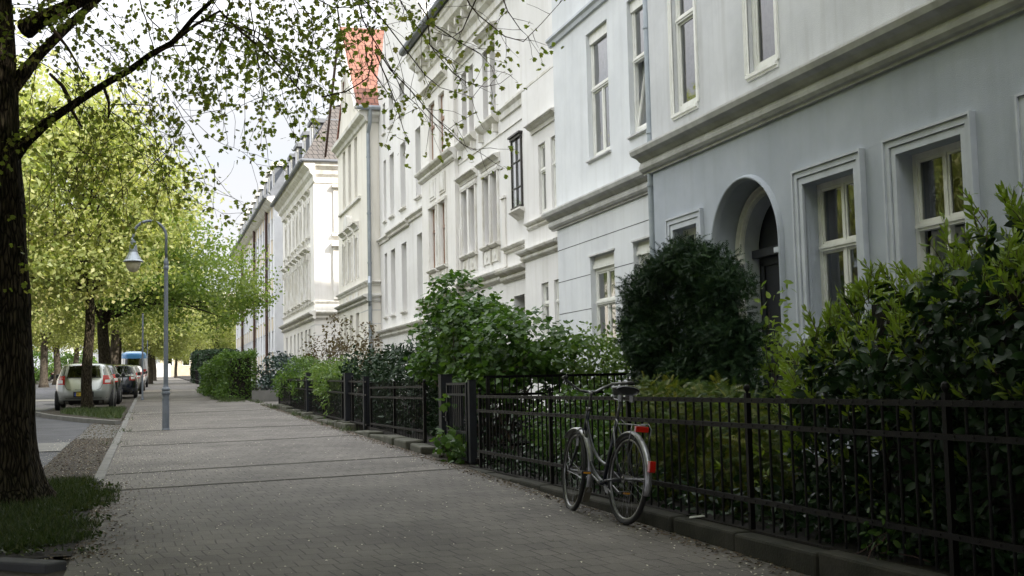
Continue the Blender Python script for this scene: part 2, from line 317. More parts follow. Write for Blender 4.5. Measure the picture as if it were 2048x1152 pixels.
# ------------------------------------------------------------------ ground, street
def sheet(name, x0, x1, y0, y1, dz, m, step=10, label=None, lift=None, kind='structure'):
    b = MB(); ys = sorted(set([y0, y1]+[y for y in np.arange(math.ceil(y0/step)*step, y1, step)]+([260] if y0 < 260 < y1 else [])))
    for a, c in zip(ys[:-1], ys[1:]):
        b.quad((x0, a, gz(a)+dz), (x1, a, gz(a)+dz), (x1, c, gz(c)+dz), (x0, c, gz(c)+dz))
    return tag(b.build(name, m), label, None, None, kind)
sheet('ground', -900, 900, -40, 1800, -.02, M['verge'], 20)
sheet('road', -9.6, -.95, -40, 250, -.012, M['asphalt'])
sheet('pavement', -.5, 3.64, -20, 230, 0, M['pave'])
sheet('path', 3.64, 8.2, 37.8, 43.6, 0, M['pave'])
sheet('gutter_strip', -1.32, -.62, 13.9, 23.0, -.004, M['verge'])
sheet('gutter_slabs', -1.28, -.63, 23.0, 30.2, -.004, M['slabs'])
sheet('parking_verge', -3.1, -.62, 36.0, 190, -.006, M['verge'])
k = MB()
for i in range(95):
    a = 13.6+i*1.9; c_ = a+1.892; h_ = .012+.004*math.sin(i*7); k.prism([(a, gz(a)-.1), (c_, gz(c_)-.1), (c_, gz(c_)+h_), (a, gz(a)+h_)], 'x', -.62+.004*math.sin(i*3), -.5)
tag(k.build('kerb', M['kerbp'], bevel=.012), None, None, None, 'structure')
# pit of the near tree
sheet('tree_pit_soil', -3.2, -.5, 8.5, 14.0, .012, M['soil'], 2)
k = MB(); k.prism([(-3.2, 8.34), (-.98, 8.34), (-.62, 8.02), (-.50, 8.14), (-.9, 8.5), (-3.2, 8.5)], 'z', gz(8.3)-.12, gz(8.3)+.035)
tag(k.build('tree_pit_kerb', M['asphalt'], bevel=.015), None, None, None, 'structure')
k = MB()
isl = [(-3.1, 36.2), (-2.4, 33.2), (-1.5, 30.4), (-.64, 28.2)]
for (a, b), (c, d) in zip(isl[:-1], isl[1:]):
    L_ = math.hypot(c-a, d-b); nx, ny = -(d-b)/L_*.12, (c-a)/L_*.12
    k.add([(a, b, gz(b)-.05), (c, d, gz(d)-.05), (c-nx, d-ny, gz(d)-.05), (a-nx, b-ny, gz(b)-.05), (a, b, gz(b)+.09), (c, d, gz(d)+.09), (c-nx, d-ny, gz(d)+.09), (a-nx, b-ny, gz(b)+.09)],
          [(0, 1, 5, 4), (1, 2, 6, 5), (2, 3, 7, 6), (3, 0, 4, 7), (4, 5, 6, 7)])
tag(k.build('planted_island_kerb', M['kerbp']), None, None, None, 'structure')
k = MB(); pts = isl+[(-.64, 38), (-3.1, 38)]
k.add([(x, y, gz(y)+.04) for x, y in pts], [tuple(range(len(pts)))])
tag(k.build('planted_island', M['verge']), None, None, None, 'structure')
# settled rows that cross the pavement
k = MB()
for (xa, ya, xb, yb, wd) in [(-.3, 12.85, 3.6, 13.75, .05), (-.5, 14.8, 3.6, 15.95, .06), (-.45, 20.1, 3.6, 21.1, .05), (-.5, 24.9, 3.6, 25.3, .04), (-.5, 34.0, 3.6, 35.4, .04), (-.5, 47.7, 3.6, 47.2, .12), (-.5, 64.8, 3.6, 65.2, .15)]:
    n = 24; sg = rnd.random()*3
    def y_(t): return ya+(yb-ya)*t+.05*math.sin(5*t+sg)+.012*math.sin(31*t)
    for i in range(n):
        t0, t1 = i/n, (i+1)/n; x0_, x1_ = xa+(xb-xa)*t0, xa+(xb-xa)*t1
        k.add([(x0_, y_(t0), gz(ya)*0+gz(y_(t0))+.002), (x1_, y_(t1), gz(y_(t1))+.002), (x1_, y_(t1)+wd*.5, gz(y_(t1))+.011), (x0_, y_(t0)+wd*.5, gz(y_(t0))+.011),
               (x1_, y_(t1)+wd*2.2, gz(y_(t1)+wd*2)+.003), (x0_, y_(t0)+wd*2.2, gz(y_(t0)+wd*2)+.003)], [(0, 1, 2, 3), (3, 2, 4, 5)])
tag(k.build('pavement_ridges', M['ridge']), None, None, None, 'structure')
# light cross strip on the parking lane
sheet('road_strip', -9.0, -1.33, 19.7, 22.0, .0, M['slab'])
sheet('road_strip', -9.0, -3.2, 40, 43, .0, M['slab']); sheet('road_strip', -9.0, -3.2, 52, 55, .0, M['slab'])
# gardens
k = MB(); k.box(3.78, 8.6, -10, 14.2, -.3, .265); k.box(3.9, 9.2, 14.2, 37.6, -.3, .33)
k.prism([(14.2, .3), (37.6, .3), (37.6, gz(37.6)+.1), (20, gz(20)+.12), (14.2, .34)], 'x', 3.88, 9.3)
tag(k.build('garden_soil', M['soil']), None, None, None, 'structure')
k = MB(); k.prism([(43.8, 0), (200, 0), (200, gz(200)+.08), (43.8, gz(43.8)+.08)], 'x', 3.66, 16)
tag(k.build('garden_lawn_soil', M['soil']), None, None, None, 'structure')
# kerb wall under the near fence, in lengths
k = MB(); y = 1.0
i = 0
while y < 13.75:
    l = 1.0+.04*math.sin(i*5); y2 = min(y+l, 13.8); o_ = .006*math.sin(i*3.3)
    k.box(3.635+o_, 3.775, y+.006, y2-.006, -.2, .262+.008*math.sin(i*2.1)); y = y2; i += 1
tag(k.build('garden_kerb', M['kerb'], bevel=.02), None, None, None, 'structure')
# ------------------------------------------------------------------ walls with openings
def wall(b, X, y0, y1, z0, z1, holes, depth=.32):
    ys = sorted(set([y0, y1]+[h[i] for h in holes for i in (0, 1)])); zs = sorted(set([z0, z1]+[h[i] for h in holes for i in (2, 3)]))
    ys = [y for y in ys if y0 <= y <= y1]; zs = [z for z in zs if z0 <= z <= z1]
    for a, c in zip(ys[:-1], ys[1:]):
        for d, e in zip(zs[:-1], zs[1:]):
            m, n = (a+c)/2, (d+e)/2
            if any(h[0] < m < h[1] and h[2] < n < h[3] for h in holes): continue
            b.quad((X, a, d), (X, a, e), (X, c, e), (X, c, d))
    for h in holes:
        a, c, d, e = h[:4]; D = X+(h[4] if len(h) > 4 else depth)
        b.quad((X, a, d), (D, a, d), (D, a, e), (X, a, e)); b.quad((X, c, d), (X, c, e), (D, c, e), (D, c, d))
        b.quad((X, a, e), (D, a, e), (D, c, e), (X, c, e)); b.quad((X, a, d), (X, c, d), (D, c, d), (D, a, d))
def house_shell(b, X, XB, y0, y1, z0, z1, holes, depth=.32):
    wall(b, X, y0, y1, z0, z1, holes, depth)
    b.quad((X, y0, z0), (XB, y0, z0), (XB, y0, z1), (X, y0, z1)); b.quad((X, y1, z0), (X, y1, z1), (XB, y1, z1), (XB, y1, z0))
    b.quad((XB, y0, z0), (XB, y1, z0), (XB, y1, z1), (XB, y0, z1)); b.quad((X, y0, z1-.01), (XB, y0, z1-.01), (XB, y1, z1-.01), (X, y1, z1-.01))
_wc = {}
def cached(key, name, mk, m, parent, loc, label=None):
    if key not in _wc: _wc[key] = mk().mesh(name, m)
    o = link(name, _wc[key], None, parent, loc)
    if label: o['label'] = label
    return o
def window(par, X, ya, yb, za, zb, rec=.2, tf=.62, mull='both', fm='frame', sill=None, sillm='trimw', surround=None, surm='surr', tilt=False, curt='full', fw=.06, lod=0, label=None):
    w_, h = round(yb-ya, 3), round(zb-za, 3); e = .003; loc = (X, ya, za)
    key = (w_, h, rec, tf, mull, fw, tilt, lod)
    zt = h*tf
    def mk():
        b = MB(); r = rec
        b.box(r, r+.07, e, fw, e, h-e); b.box(r, r+.07, w_-fw, w_-e, e, h-e); b.box(r, r+.07, fw, w_-fw, h-fw, h-e); b.box(r, r+.07, fw, w_-fw, e, fw+.02)
        if tf < 1:
            b.box(r-.02, r+.07, fw, w_-fw, zt-.045, zt+.045)
            if lod == 0: b.box(r-.035, r-.02, fw*.6, w_-fw*.6, zt-.012, zt+.02)
        if mull in ('both', 'low'): b.box(r+.004, r+.066, w_/2-.035, w_/2+.035, fw+.02, (zt-.045) if tf < 1 else h-fw)
        if mull in ('both', 'up') and tf < 1: b.box(r+.006, r+.064, w_/2-.022, w_/2+.022, zt+.045, h-fw)
        return b
    f = cached(('f', fm)+key, 'window', mk, M[fm], par, loc, label)
    if lod == 0:
        def mk2():
            b = MB(); r = rec+.018; s = .035
            cells = []
            lo = [(fw, w_/2-.035), (w_/2+.035, w_-fw)] if mull in ('both', 'low') else [(fw, w_-fw)]
            hi = [(fw, w_/2-.022), (w_/2+.022, w_-fw)] if mull in ('both', 'up') else [(fw, w_-fw)]
            for (a, c) in lo: cells.append((a, c, fw+.02, (zt-.045) if tf < 1 else h-fw))
            if tf < 1:
                for (a, c) in hi: cells.append((a, c, zt+.045, h-fw))
            if tilt: cells = cells[len(lo):]
            for a, c, d, g_ in cells:
                b.box(r, r+.04, a+.002, a+s, d+.002, g_-.002); b.box(r, r+.04, c-s, c-.002, d+.002, g_-.002); b.box(r, r+.04, a+s, c-s, g_-s, g_-.002); b.box(r, r+.04, a+s, c-s, d+.002, d+s)
            return b
        cached(('s', fm)+key, 'sash', mk2, M[fm], f, (0, 0, 0))
    gz0 = zt if tilt else fw
    cached(('g',)+key, 'pane', lambda: MB().quad((rec+.035, fw*.8, gz0), (rec+.035, fw*.8, h-fw*.8), (rec+.035, w_-fw*.8, h-fw*.8), (rec+.035, w_-fw*.8, gz0)), M['glass'], f, (0, 0, 0))
    if tilt:
        b = MB(); hh = zt-.045-fw-.02; ww = w_-2*fw; s = .055
        for (a, c, d, g_) in [(0, s, 0, hh), (ww-s, ww, 0, hh), (s, ww-s, 0, s), (s, ww-s, hh-s, hh), (ww/2-.02, ww/2+.02, s, hh-s)]: b.box(-.03, .02, a, c, d, g_)
        o = b.build('open_sash', M[fm], f, loc=(rec+.03, fw, fw+.02)); o.rotation_euler = (0, rad(9), 0); o['label'] = 'lower sash tilted open inwards'
        p_ = MB().quad((0, s, s), (0, s, hh-s), (0, ww-s, hh-s), (0, ww-s, s)).build('open_pane', M['glass'], f, loc=(rec+.03, fw, fw+.02)); p_.rotation_euler = (0, rad(9), 0)
    if curt:
        def mkc():
            b = MB(); n = 26 if lod == 0 else 3
            spans = {'full': [(fw, w_-fw)], 'sides': [(fw, w_*.30), (w_*.78, w_-fw)], 'half': [(fw, w_*.55)], 'dark': []}[curt]
            for a, c in spans:
                for i in range(n):
                    y0_, y1_ = a+(c-a)*i/n, a+(c-a)*(i+1)/n; q0, q1 = .02*math.sin(i*1.9), .02*math.sin((i+1)*1.9)
                    b.quad((rec+.17+q0, y0_, .02), (rec+.17+q0, y0_, h), (rec+.17+q1, y1_, h), (rec+.17+q1, y1_, .02))
            b.quad((rec+.5, -.1, -.1), (rec+.5, -.1, h+.1), (rec+.5, w_+.1, h+.1), (rec+.5, w_+.1, -.1))
            return b
        if curt == 'dark':
            cached(('c', curt)+key, 'room_backing', mkc, M['interior'], f, (0, 0, 0))
        else:
            cached(('c', curt)+key, 'curtain', mkc, M['curtain'], f, (0, 0, 0))
    if sill:
        p, t, ex = sill
        cached(('sl', p, t, ex)+key, 'sill', lambda: MB().prism([(rec, -.002), (-p, -.02), (-p, -.02-t*.45), (-p*.6, -.02-t*.5), (-p*.5, -t), (rec, -t)], 'y', -ex, w_+ex), M[sillm], f, (0, 0, 0))
    if surround:
        sw, sp = surround
        def mks():
            b = MB()
            for (i0, i1, pr) in [(0, .38, .5), (.38, .46, .32), (.46, .85, .72), (.85, 1., 1.)]:
                a, c, p = sw*i0, sw*i1, sp*pr
                b.box(-p, .01, -c, -a, -.0, h+a); b.box(-p, .01, w_+a, w_+c, 0, h+a); b.box(-p, .01, -c, w_+c, h+a, h+c)
            return b
        cached(('su', sw, sp, w_, h), 'surround', mks, M[surm], f, (0, 0, 0))
    return f
def hood(par, X, ya, yb, z, d=.22, t=.22, m='trimw'):
    b = MB(); b.mould(X, ya, yb, [(-.02, z-t), (.04, z-t), (.05, z-t*.6), (d*.55, z-t*.45), (d*.7, z-t*.25), (d, z-t*.2), (d, z-.02), (-.02, z+.04)])
    return b.build('window_hood', M[m], par)
CORN = lambda z, d=.27, h=.40: [(-.02, z-h), (d*.14, z-h), (d*.16, z-h*.92), (d*.3, z-h*.88), (d*.42, z-h*.78), (d*.44, z-h*.66), (d*.36, z-h*.54), (d*.30, z-h*.5), (d*.42, z-h*.46), (d*.58, z-h*.34), (d*.9, z-h*.26), (d, z-h*.1), (d, z-.01), (-.02, z+.06)]
def corn(par, X, ya, yb, z, d=.27, h=.40, m='trimgrey', name='cornice'):
    return MB().mould(X, ya, yb, CORN(z, d, h)).build(name, M[m], par)
def pipe(par_, x, y, z0, z1, r=.05, m='pipe', name='downpipe', label=None, kink=None):
    b = MB(); b.tube(kink or [(x, y, z0), (x, y, z1)], r, 10)
    z = z0+1.2
    while z < z1: b.lathe((x, y, z), [(r+.012, 0), (r+.012, .05)], 10); z += 2.1
    o = b.build(name, M[m], par_, smooth=False)
    return o
# ---------------- near grey-blue house
A = thing('townhouse', 'grey-blue stucco house with arched doorway, nearest on the right', 'house', (8, 9, 0))
def ch(o, p): o.parent = p; o.matrix_parent_inverse = Matrix.Translation(-Vector(p.location)); return o
def H(name, label, loc): return thing(name, label, 'house', (0, 0, 0))
A.location = (0, 0, 0)
XA, XR = 8.0, 8.6
wins = [(11.97, 13.12), (10.03, 11.14), (7.85, 8.98), (5.9, 7.0)]
holes = [(a, b_, 1.75, 3.72, .34) for a, b_ in wins]+[(16.2, 17.05, 2.0, 3.65, .3), (13.75, 15.65, .2, 4.04, .36)]
b = MB()
wall(b, XA, -26.0, 17.8, 0, 4.8, holes)  # unseen stretch behind the camera is added to keep the pavement in shade
def arch_plate(b, X, yc, R, zs, y0, y1, zt, D, n=28):
    pts = [(yc-R*math.cos(math.pi*i/n), zs+R*math.sin(math.pi*i/n)) for i in range(n+1)]
    for (a, c), (d, e) in zip(pts[:-1], pts[1:]):
        b.quad((X, a, c), (X, a, zt), (X, d, zt), (X, d, e)); b.quad((X, a, c), (X, d, e), (D, d, e), (D, a, c))
    return pts
arch_plate(b, XA, 14.7, .95, 3.09, 13.75, 15.65, 4.04, XA+.36)
b.quad((8, -26, 0), (19, -26, 0), (19, -26, 14), (8, -26, 14)); b.quad((8, 17.8, 0), (8, 17.8, 14), (8.62, 17.8, 14), (8.62, 17.8, 0)); b.quad((8, -26, 14), (19, -26, 14), (19, 17.8, 14), (8, 17.8, 14)); b.quad((19, -26, 0), (19, 24.6, 0), (19, 24.6, 14), (19, -26, 14))
b.build('wall', M['bluewall'], A)
b = MB(); wall(b, XA, -26.0, 17.8, 4.8, 14, [(16.08, 16.88, 5.5, 7.9, .3), (13.68, 14.42, 5.5, 7.9, .3), (8.6, 9.5, 5.5, 7.9, .3)]); b.build('upper_wall', M['palewall'], A)
b = MB(); wall(b, XR, 17.8, 24.35, 0, 4.8, [(21.08, 22.38, 1.9, 3.81, .3), (18.9, 20.13, 1.9, 3.84, .3)])
wall(b, XR, 17.8, 24.35, 4.8, 14, [(21.12, 22.28, 5.8, 8.42, .3), (18.95, 20.1, 5.84, 8.42, .3)])
b.quad((XR, 24.35, 0), (XR, 24.35, 14), (19, 24.35, 14), (19, 24.35, 0)); b.quad((XR, 17.8, 14), (19, 17.8, 14), (19, 24.35, 14), (XR, 24.35, 14))
b.build('recessed_wall', M['graywall2'], A)
corn(A, XA, -26.0, 18.08, 5.13, .30, .42); corn(A, XR, 17.82, 24.62, 5.03, .28, .40)
MB().mould(XR, 17.82, 24.5, [(-.01, 8.76), (.05, 8.78), (.07, 8.86), (.12, 8.9), (.12, 8.95), (-.01, 8.98)]).build('string_course', M['surr'], A)
for z in (4.16, 3.46, 2.76, 2.06):
    g_ = MB()
    for ya_, yb_ in ((17.84, 18.9), (20.13, 21.08), (22.38, 24.34)) if z < 3.84 else ((17.84, 24.34),): g_.box(XR-.003, XR+.002, ya_, yb_, z-.006, z+.006)
    g_.build('render_joint', M['interior'], A)
# arched doorway
b = MB(); wall(b, XA+.36, 13.3, 16.1, .2, 4.4, [(13.93, 15.47, .2, 3.87, .26)]); arch_plate(b, XA+.36, 14.7, .77, 3.10, 13.93, 15.47, 3.87, XA+.62)
b.build('inner_arch', M['surr'], A)
def ring(b, X, yc, zs, r0, r1, prof, zb, n=30):
    # moulded archivolt running down both jambs; prof = protrusions across the width
    m_ = len(prof); path = [(-1, zb)]+[(math.pi-math.pi*i/n, None) for i in range(n+1)]+[(1, zb)]
    rows = []
    for t, z in path:
        row = []
        for j, p in enumerate(prof):
            r = r0+(r1-r0)*j/(m_-1)
            if z is None: row.append((X-p, yc-r*math.cos(math.pi-t)*1.0 if False else yc+r*math.cos(t), zs+r*math.sin(t)))
            else: row.append((X-p, yc+t*r, z))
        rows.append(row)
    base = len(b.v)
    for row in rows: b.v += row
    for i in range(len(rows)-1):
        for j in range(m_-1): b.f.append((base+i*m_+j, base+i*m_+j+1, base+(i+1)*m_+j+1, base+(i+1)*m_+j))
b = MB(); ring(b, XA, 14.7, 3.09, .945, 1.03, [-.03, .05, .07, .05, -.005], .3); b.build('arch_moulding', M['bluewall'], A, smooth=True)
b = MB(); ring(b, XA+.36, 14.7, 3.10, .765, .93, [-.02, .04, .045, .01, .012, .06, .065, .02, -.005], .3); b.build('archivolt', M['trimw'], A)
b = MB(); b.box(XA-.03, XA+.42, 15.50, 15.655, 2.93, 3.0); b.box(XA-.03, XA+.42, 13.745, 13.9, 2.93, 3.0); b.build('impost', M['surr'], A)
D = MB(); D.box(XA+.64, XA+.70, 13.9, 15.5, .3, 3.95)
for a, c in ((13.98, 14.66), (14.74, 15.42)):
    D.box(XA+.61, XA+.64, a, c, .35, .9); D.box(XA+.61, XA+.64, a, a+.1, .9, 2.95); D.box(XA+.61, XA+.64, c-.1, c, .9, 2.95); D.box(XA+.61, XA+.64, a, c, 2.9, 3.02)
D.box(XA+.50, XA+.64, 13.93, 15.47, 3.02, 3.14)
dd = D.build('front_door', M['door'], A, bevel=.006)
MB().lathe((XA+.58, 14.78, 1.45), [(.012, 0), (.03, .02), (.03, .05), (.012, .07)], 10).build('door_handle', M['chrome'], dd)
for i, (a, c) in enumerate(wins[:3]):
    window(A, XA, a, c, 1.75, 3.72, rec=.18, tf=.58, surround=(.20, .075), sill=(.1, .09, .22), sillm='surr', tilt=(i == 1), curt='half' if i != 1 else 'sides', fw=.07)
window(A, XA, 16.2, 17.05, 2.0, 3.65, rec=.15, tf=.6, surround=(.2, .06), sill=(.1, .08, .2), sillm='surr', curt='sides', fw=.07)
for a, c in ((16.08, 16.88), (13.68, 14.42), (8.6, 9.5)):
    window(A, XA, a, c, 5.5, 7.9, rec=.07, tf=.62, mull='none', surround=(.09, .03), surm='frame', sill=(.05, .1, .05), sillm='frame', curt='full', fw=.08)
window(A, XR, 21.12, 22.28, 5.8, 8.42, rec=.10, tf=.55, mull='low', sill=(.06, .06, .05), sillm='trimgrey', curt='full', fw=.075)
window(A, XR, 18.95, 20.1, 5.84, 8.42, rec=.10, tf=.55, mull='up', tilt=True, sill=(.06, .06, .05), sillm='trimgrey', curt='full', fw=.075)
for ya_, yb_, zt_ in ((21.12, 22.28, 8.42), (18.95, 20.1, 8.42)):
    MB().box(XR+.07, XR+.28, ya_+.004, yb_-.004, zt_-.22, zt_-.004).build('shutter_box', M['frame'], A)
window(A, XR, 21.08, 22.38, 1.9, 3.81-.25, rec=.11, tf=.58, mull='both', curt='full', fw=.075); window(A, XR, 18.9, 20.13, 1.9, 3.84-.25, rec=.11, tf=.58, mull='both', curt='full', fw=.075)
for ya_, yb_, zt_ in ((21.08, 22.38, 3.81), (18.9, 20.13, 3.84)):
    bb = MB()
    for q in range(3): bb.box(XR+.06+.02*q, XR+.3, ya_+.003, yb_-.003, zt_-.255+.085*q+.002, zt_-.255+.085*(q+1)-.004)
    bb.build('shutter_box', M['frame'], A)
    MB().box(XR-.03, XR+.05, ya_-.04, yb_+.04, zt_+.003, zt_+.035).build('drip_ledge', M['trimgrey'], A)
pl = MB(); pl.tube([(8.03, 17.905, 5.2), (8.03, 17.905, 14)], .066, 12)
for z in (5.4, 7.2, 8.6, 10.5): pl.lathe((8.03, 17.905, z), [(.08, 0), (.08, .05)], 12)
pl.tube([(8.01, 17.90, .3), (8.01, 17.90, 4.72)], .062, 12)
for z in (4.5, 2.6): pl.lathe((8.01, 17.90, z), [(.076, 0), (.076, .05)], 12)
pl.build('downpipe', M['pipe'], A, smooth=False)
# ---------------- white house with the dark oriel
B = thing('townhouse', 'white stucco house with a small dark-framed box oriel and brown windows', 'house')
XB, XBp = 8.85, 8.72
pair3 = [(29.72, 30.28), (30.5, 31.06)]; pair2 = [(31.98, 32.56), (32.8, 33.38)]
pL = [(34.95, 35.75), (36.25, 37.1)]; pR = [(24.5, 25.0), (25.4, 25.9)]
mid = pair3+pair2
b = MB(); house_shell(b, XB, 19, 24.35, 38.2, 0, 12.2, [(a, c, 5.05, 6.95, .3) for a, c in mid]+[(a, c, 8.5, 10.5, .3) for a, c in ((29.75, 30.25), (30.5, 31.0), (32.0, 32.5), (32.75, 33.3))]+[(27.6, 28.5, .4, 3.48, .5)])
b.build('wall', M['white'], B)
for (y0, y1, hs) in ((24.36, 27.1, [(a, c, 5.2, 6.85, .13) for a, c in pR]+[(a, c, 2.3, 3.58, .13) for a, c in pR]), (33.8, 38.25, [(a, c, 5.0, 7.0, .13) for a, c in pL]+[(a, c, 8.42, 10.45, .13) for a, c in pL])):
    b = MB(); wall(b, XBp, y0, y1, .3, 11.9, hs); b.quad((XBp, y0, .3), (XB, y0, .3), (XB, y0, 11.9), (XBp, y0, 11.9)); b.quad((XBp, y1, .3), (XBp, y1, 11.9), (XB, y1, 11.9), (XB, y1, .3))
    b.build('projecting_bay', M['white2'] if y0 > 30 else M['white'], B)
for a, c in mid: window(B, XB, a, c, 5.05, 6.95, rec=.24, tf=.62, mull='none', fm='brownframe', curt='full', lod=1, fw=.05)
for a, c in ((29.75, 30.25), (30.5, 31.0), (32.0, 32.5), (32.75, 33.3)): window(B, XB, a, c, 8.5, 10.5, rec=.22, tf=.62, mull='none', fm='brownframe', curt='full', lod=1, fw=.05)
for a, c in pL:
    window(B, XBp, a, c, 5.0, 7.0, rec=.10, tf=.62, mull='none', fm='brownframe', curt='full', lod=1, fw=.05); window(B, XBp, a, c, 8.42, 10.45, rec=.10, tf=.62, mull='none', fm='brownframe', curt='full', lod=1, fw=.05)
for a, c in pR:
    window(B, XBp, a, c, 5.2, 6.85, rec=.06, tf=.62, mull='none', curt='full', fw=.06); window(B, XBp, a, c, 2.3, 3.58, rec=.06, tf=.62, mull='none', curt='full', fw=.06)
for (a, c, z, X_) in [(29.45, 31.35, 7.38, XB), (31.7, 33.65, 7.38, XB), (24.38, 26.35, 7.4, XBp), (29.5, 31.3, 10.95, XB), (31.8, 33.6, 10.95, XB), (34.5, 37.5, 10.95, XBp)]: hood(B, X_, a, c, z)
for (a, c, z, X_) in [(29.55, 31.2, 7.12, XB), (31.8, 33.5, 7.12, XB)]:
    MB().mould(X_, a, c, [(-.01, z-.16), (.06, z-.16), (.08, z-.1), (.07, z-.02), (-.01, z)]).build('window_frieze', M['trimw'], B)
for p_, X_, z0, z1 in ((mid, XB, 5.05, 6.95), (pL, XBp, 5.0, 7.0)):
    for a, c in p_:
        b = MB(); b.box(X_-.05, X_+.01, a-.12, a-.02, z0, z1); b.box(X_-.05, X_+.01, c+.02, c+.12, z0, z1); b.box(X_-.065, X_+.01, a-.14, c+.14, z1+.005, z1+.1); b.build('window_jamb', M['trimw'], B)
        b = MB(); b.mould(X_, a-.16, c+.16, [(-.01, z0-.12), (.08, z0-.1), (.14, z0-.05), (.14, z0-.015), (-.01, z0-.005)])
        b.box(X_-.04, X_+.01, a-.04, c+.04, z0-.5, z0-.16); b.box(X_-.06, X_+.01, a-.1, a-.06, z0-.55, z0-.13); b.box(X_-.06, X_+.01, c+.06, c+.1, z0-.55, z0-.13)
        b.lathe((X_-.04, (a+c)/2, z0-.33), [(.09, 0), (.09, -.015), (.04, -.03)], 8, 'x'); b.build('window_apron', M['trimw'], B)
for a, c in ((29.6, 31.15), (31.85, 33.45)):
    b = MB(); b.mould(XB, a-.1, c+.1, [(-.01, 8.2), (.1, 8.26), (.2, 8.38), (.2, 8.44), (-.01, 8.47)])
    for y_ in (a, c-.12): b.box(XB-.14, XB, y_, y_+.12, 7.98, 8.2)
    b.build('window_apron', M['trimw'], B)
corn(B, XBp, 33.65, 38.4, 8.36, .24, .34, 'trimw', 'balcony_band')
for a, c in pL: MB().box(XBp-.03, XBp+.01, a, c, 7.25, 7.9).box(XBp-.05, XBp+.01, a+.12, c-.12, 7.33, 7.82).build('relief_panel', M['trimw'], B)
MB().mould(XB, 24.6, 29.3, [(-.01, 8.18), (.05, 8.2), (.07, 8.34), (.14, 8.42), (.14, 8.48), (-.01, 8.52)]).build('string_course', M['trimw'], B)
MB().mould(XB, 24.6, 36, [(-.01, 7.84), (.03, 7.85), (.03, 7.88), (-.01, 7.89)]).build('string_course', M['trimw'], B)
corn(B, XBp, 24.4, 27.25, 4.47, .2, .26, 'trimw', 'band'); corn(B, XBp, 24.4, 26.75, 5.1, .14, .18, 'trimw', 'band')
corn(B, XB, 27.12, 29.1, 4.78, .16, .16, 'trimw', 'band'); corn(B, XB, 27.12, 29.35, 4.2, .26, .32, 'trimw', 'band'); corn(B, XB, 29.36, 33.8, 4.26, .24, .32, 'trimw', 'band'); corn(B, XBp, 33.7, 38.3, 4.1, .22, .3, 'trimw', 'band')
b = MB(); b.box(XB-.04, XB+.01, 29.0, 29.3, 4.3, 6.1); b.box(XB-.08, XB+.01, 28.97, 29.33, 6.1, 6.16); b.build('pilaster', M['white2'], B); MB().box(XB-.05, XB+.01, 33.6, 33.78, 4.3, 5.9).build('pilaster', M['white2'], B)
MB().box(XB+.3, XB+.36, 27.62, 28.48, .4, 3.46).build('side_door', M['door'], B)
b = MB(); b.mould(XB, 24.2, 38.3, [(-.02, 11.3), (.06, 11.3), (.08, 11.5), (.2, 11.6), (.22, 11.8), (.5, 12.0), (.55, 12.2), (.6, 12.25), (.6, 12.4), (-.02, 12.45)])
for y_ in np.arange(24.8, 38, .75): b.box(XB-.42, XB, y_, y_+.16, 11.72, 11.98)
b.build('eaves_cornice', M['trimw'], B)
b = MB(); b.tube([(XB-.7, 24.1, 12.55), (XB-.7, 38.4, 12.55)], .13, 10); b.build('gutter', M['leadroof'], B)
MB().prism([(XB-.62, 12.5), (XB+3.5, 15.2), (19, 15.2), (19, 12.3), (XB-.6, 12.42)], 'y', 24.2, 38.15).build('roof', M['leadroof'], B)
oy0, oy1, ox = 27.12, 27.95, 8.67
b = MB(); fr = .04
for (x_, y_) in ((ox, oy0), (ox, oy1-fr), (XB-.05, oy0)): b.box(x_, x_+fr, y_, y_+fr, 5.62, 7.38)
for z_ in (5.58, 7.34): b.box(ox-.02, XB, oy0-.02, oy1+.02, z_, z_+.07)
b.box(ox+.005, ox+.03, oy0+.40, oy0+.43, 5.6, 7.38)
for z_ in (6.1, 6.75): b.box(ox+.005, ox+.03, oy0+fr, oy1-fr, z_, z_+.03)
b.box(ox-.06, XB, oy0-.06, oy1+.06, 7.41, 7.46)
orl = b.build('oriel', M['dark'], B, bevel=.004)
b = MB(); b.quad((ox+.035, oy0+fr, 5.65), (ox+.035, oy0+fr, 7.34), (ox+.035, oy1-fr, 7.34), (ox+.035, oy1-fr, 5.65)); b.build('oriel_pane', M['glass'], orl)
b = MB()
for q in range(34): b.add([(ox+.055, oy0+.03, 5.66+q*.05), (XB-.055, oy0+.03, 5.66+q*.05), (XB-.055, oy0+.012, 5.70+q*.05), (ox+.055, oy0+.012, 5.70+q*.05)], [(0, 1, 2, 3)])
b.quad((ox+.12, oy0+.1, 5.6), (ox+.12, oy0+.1, 7.4), (ox+.12, oy1, 7.4), (ox+.12, oy1, 5.6)); b.build('oriel_blind', M['blind'], orl)
MB().prism([(ox-.08, 5.575), (XB, 5.575), (XB, 5.35), (ox+.05, 5.45), (ox-.08, 5.53)], 'y', oy0-.08, oy1+.08).build('oriel_sill', M['trimw'], orl)
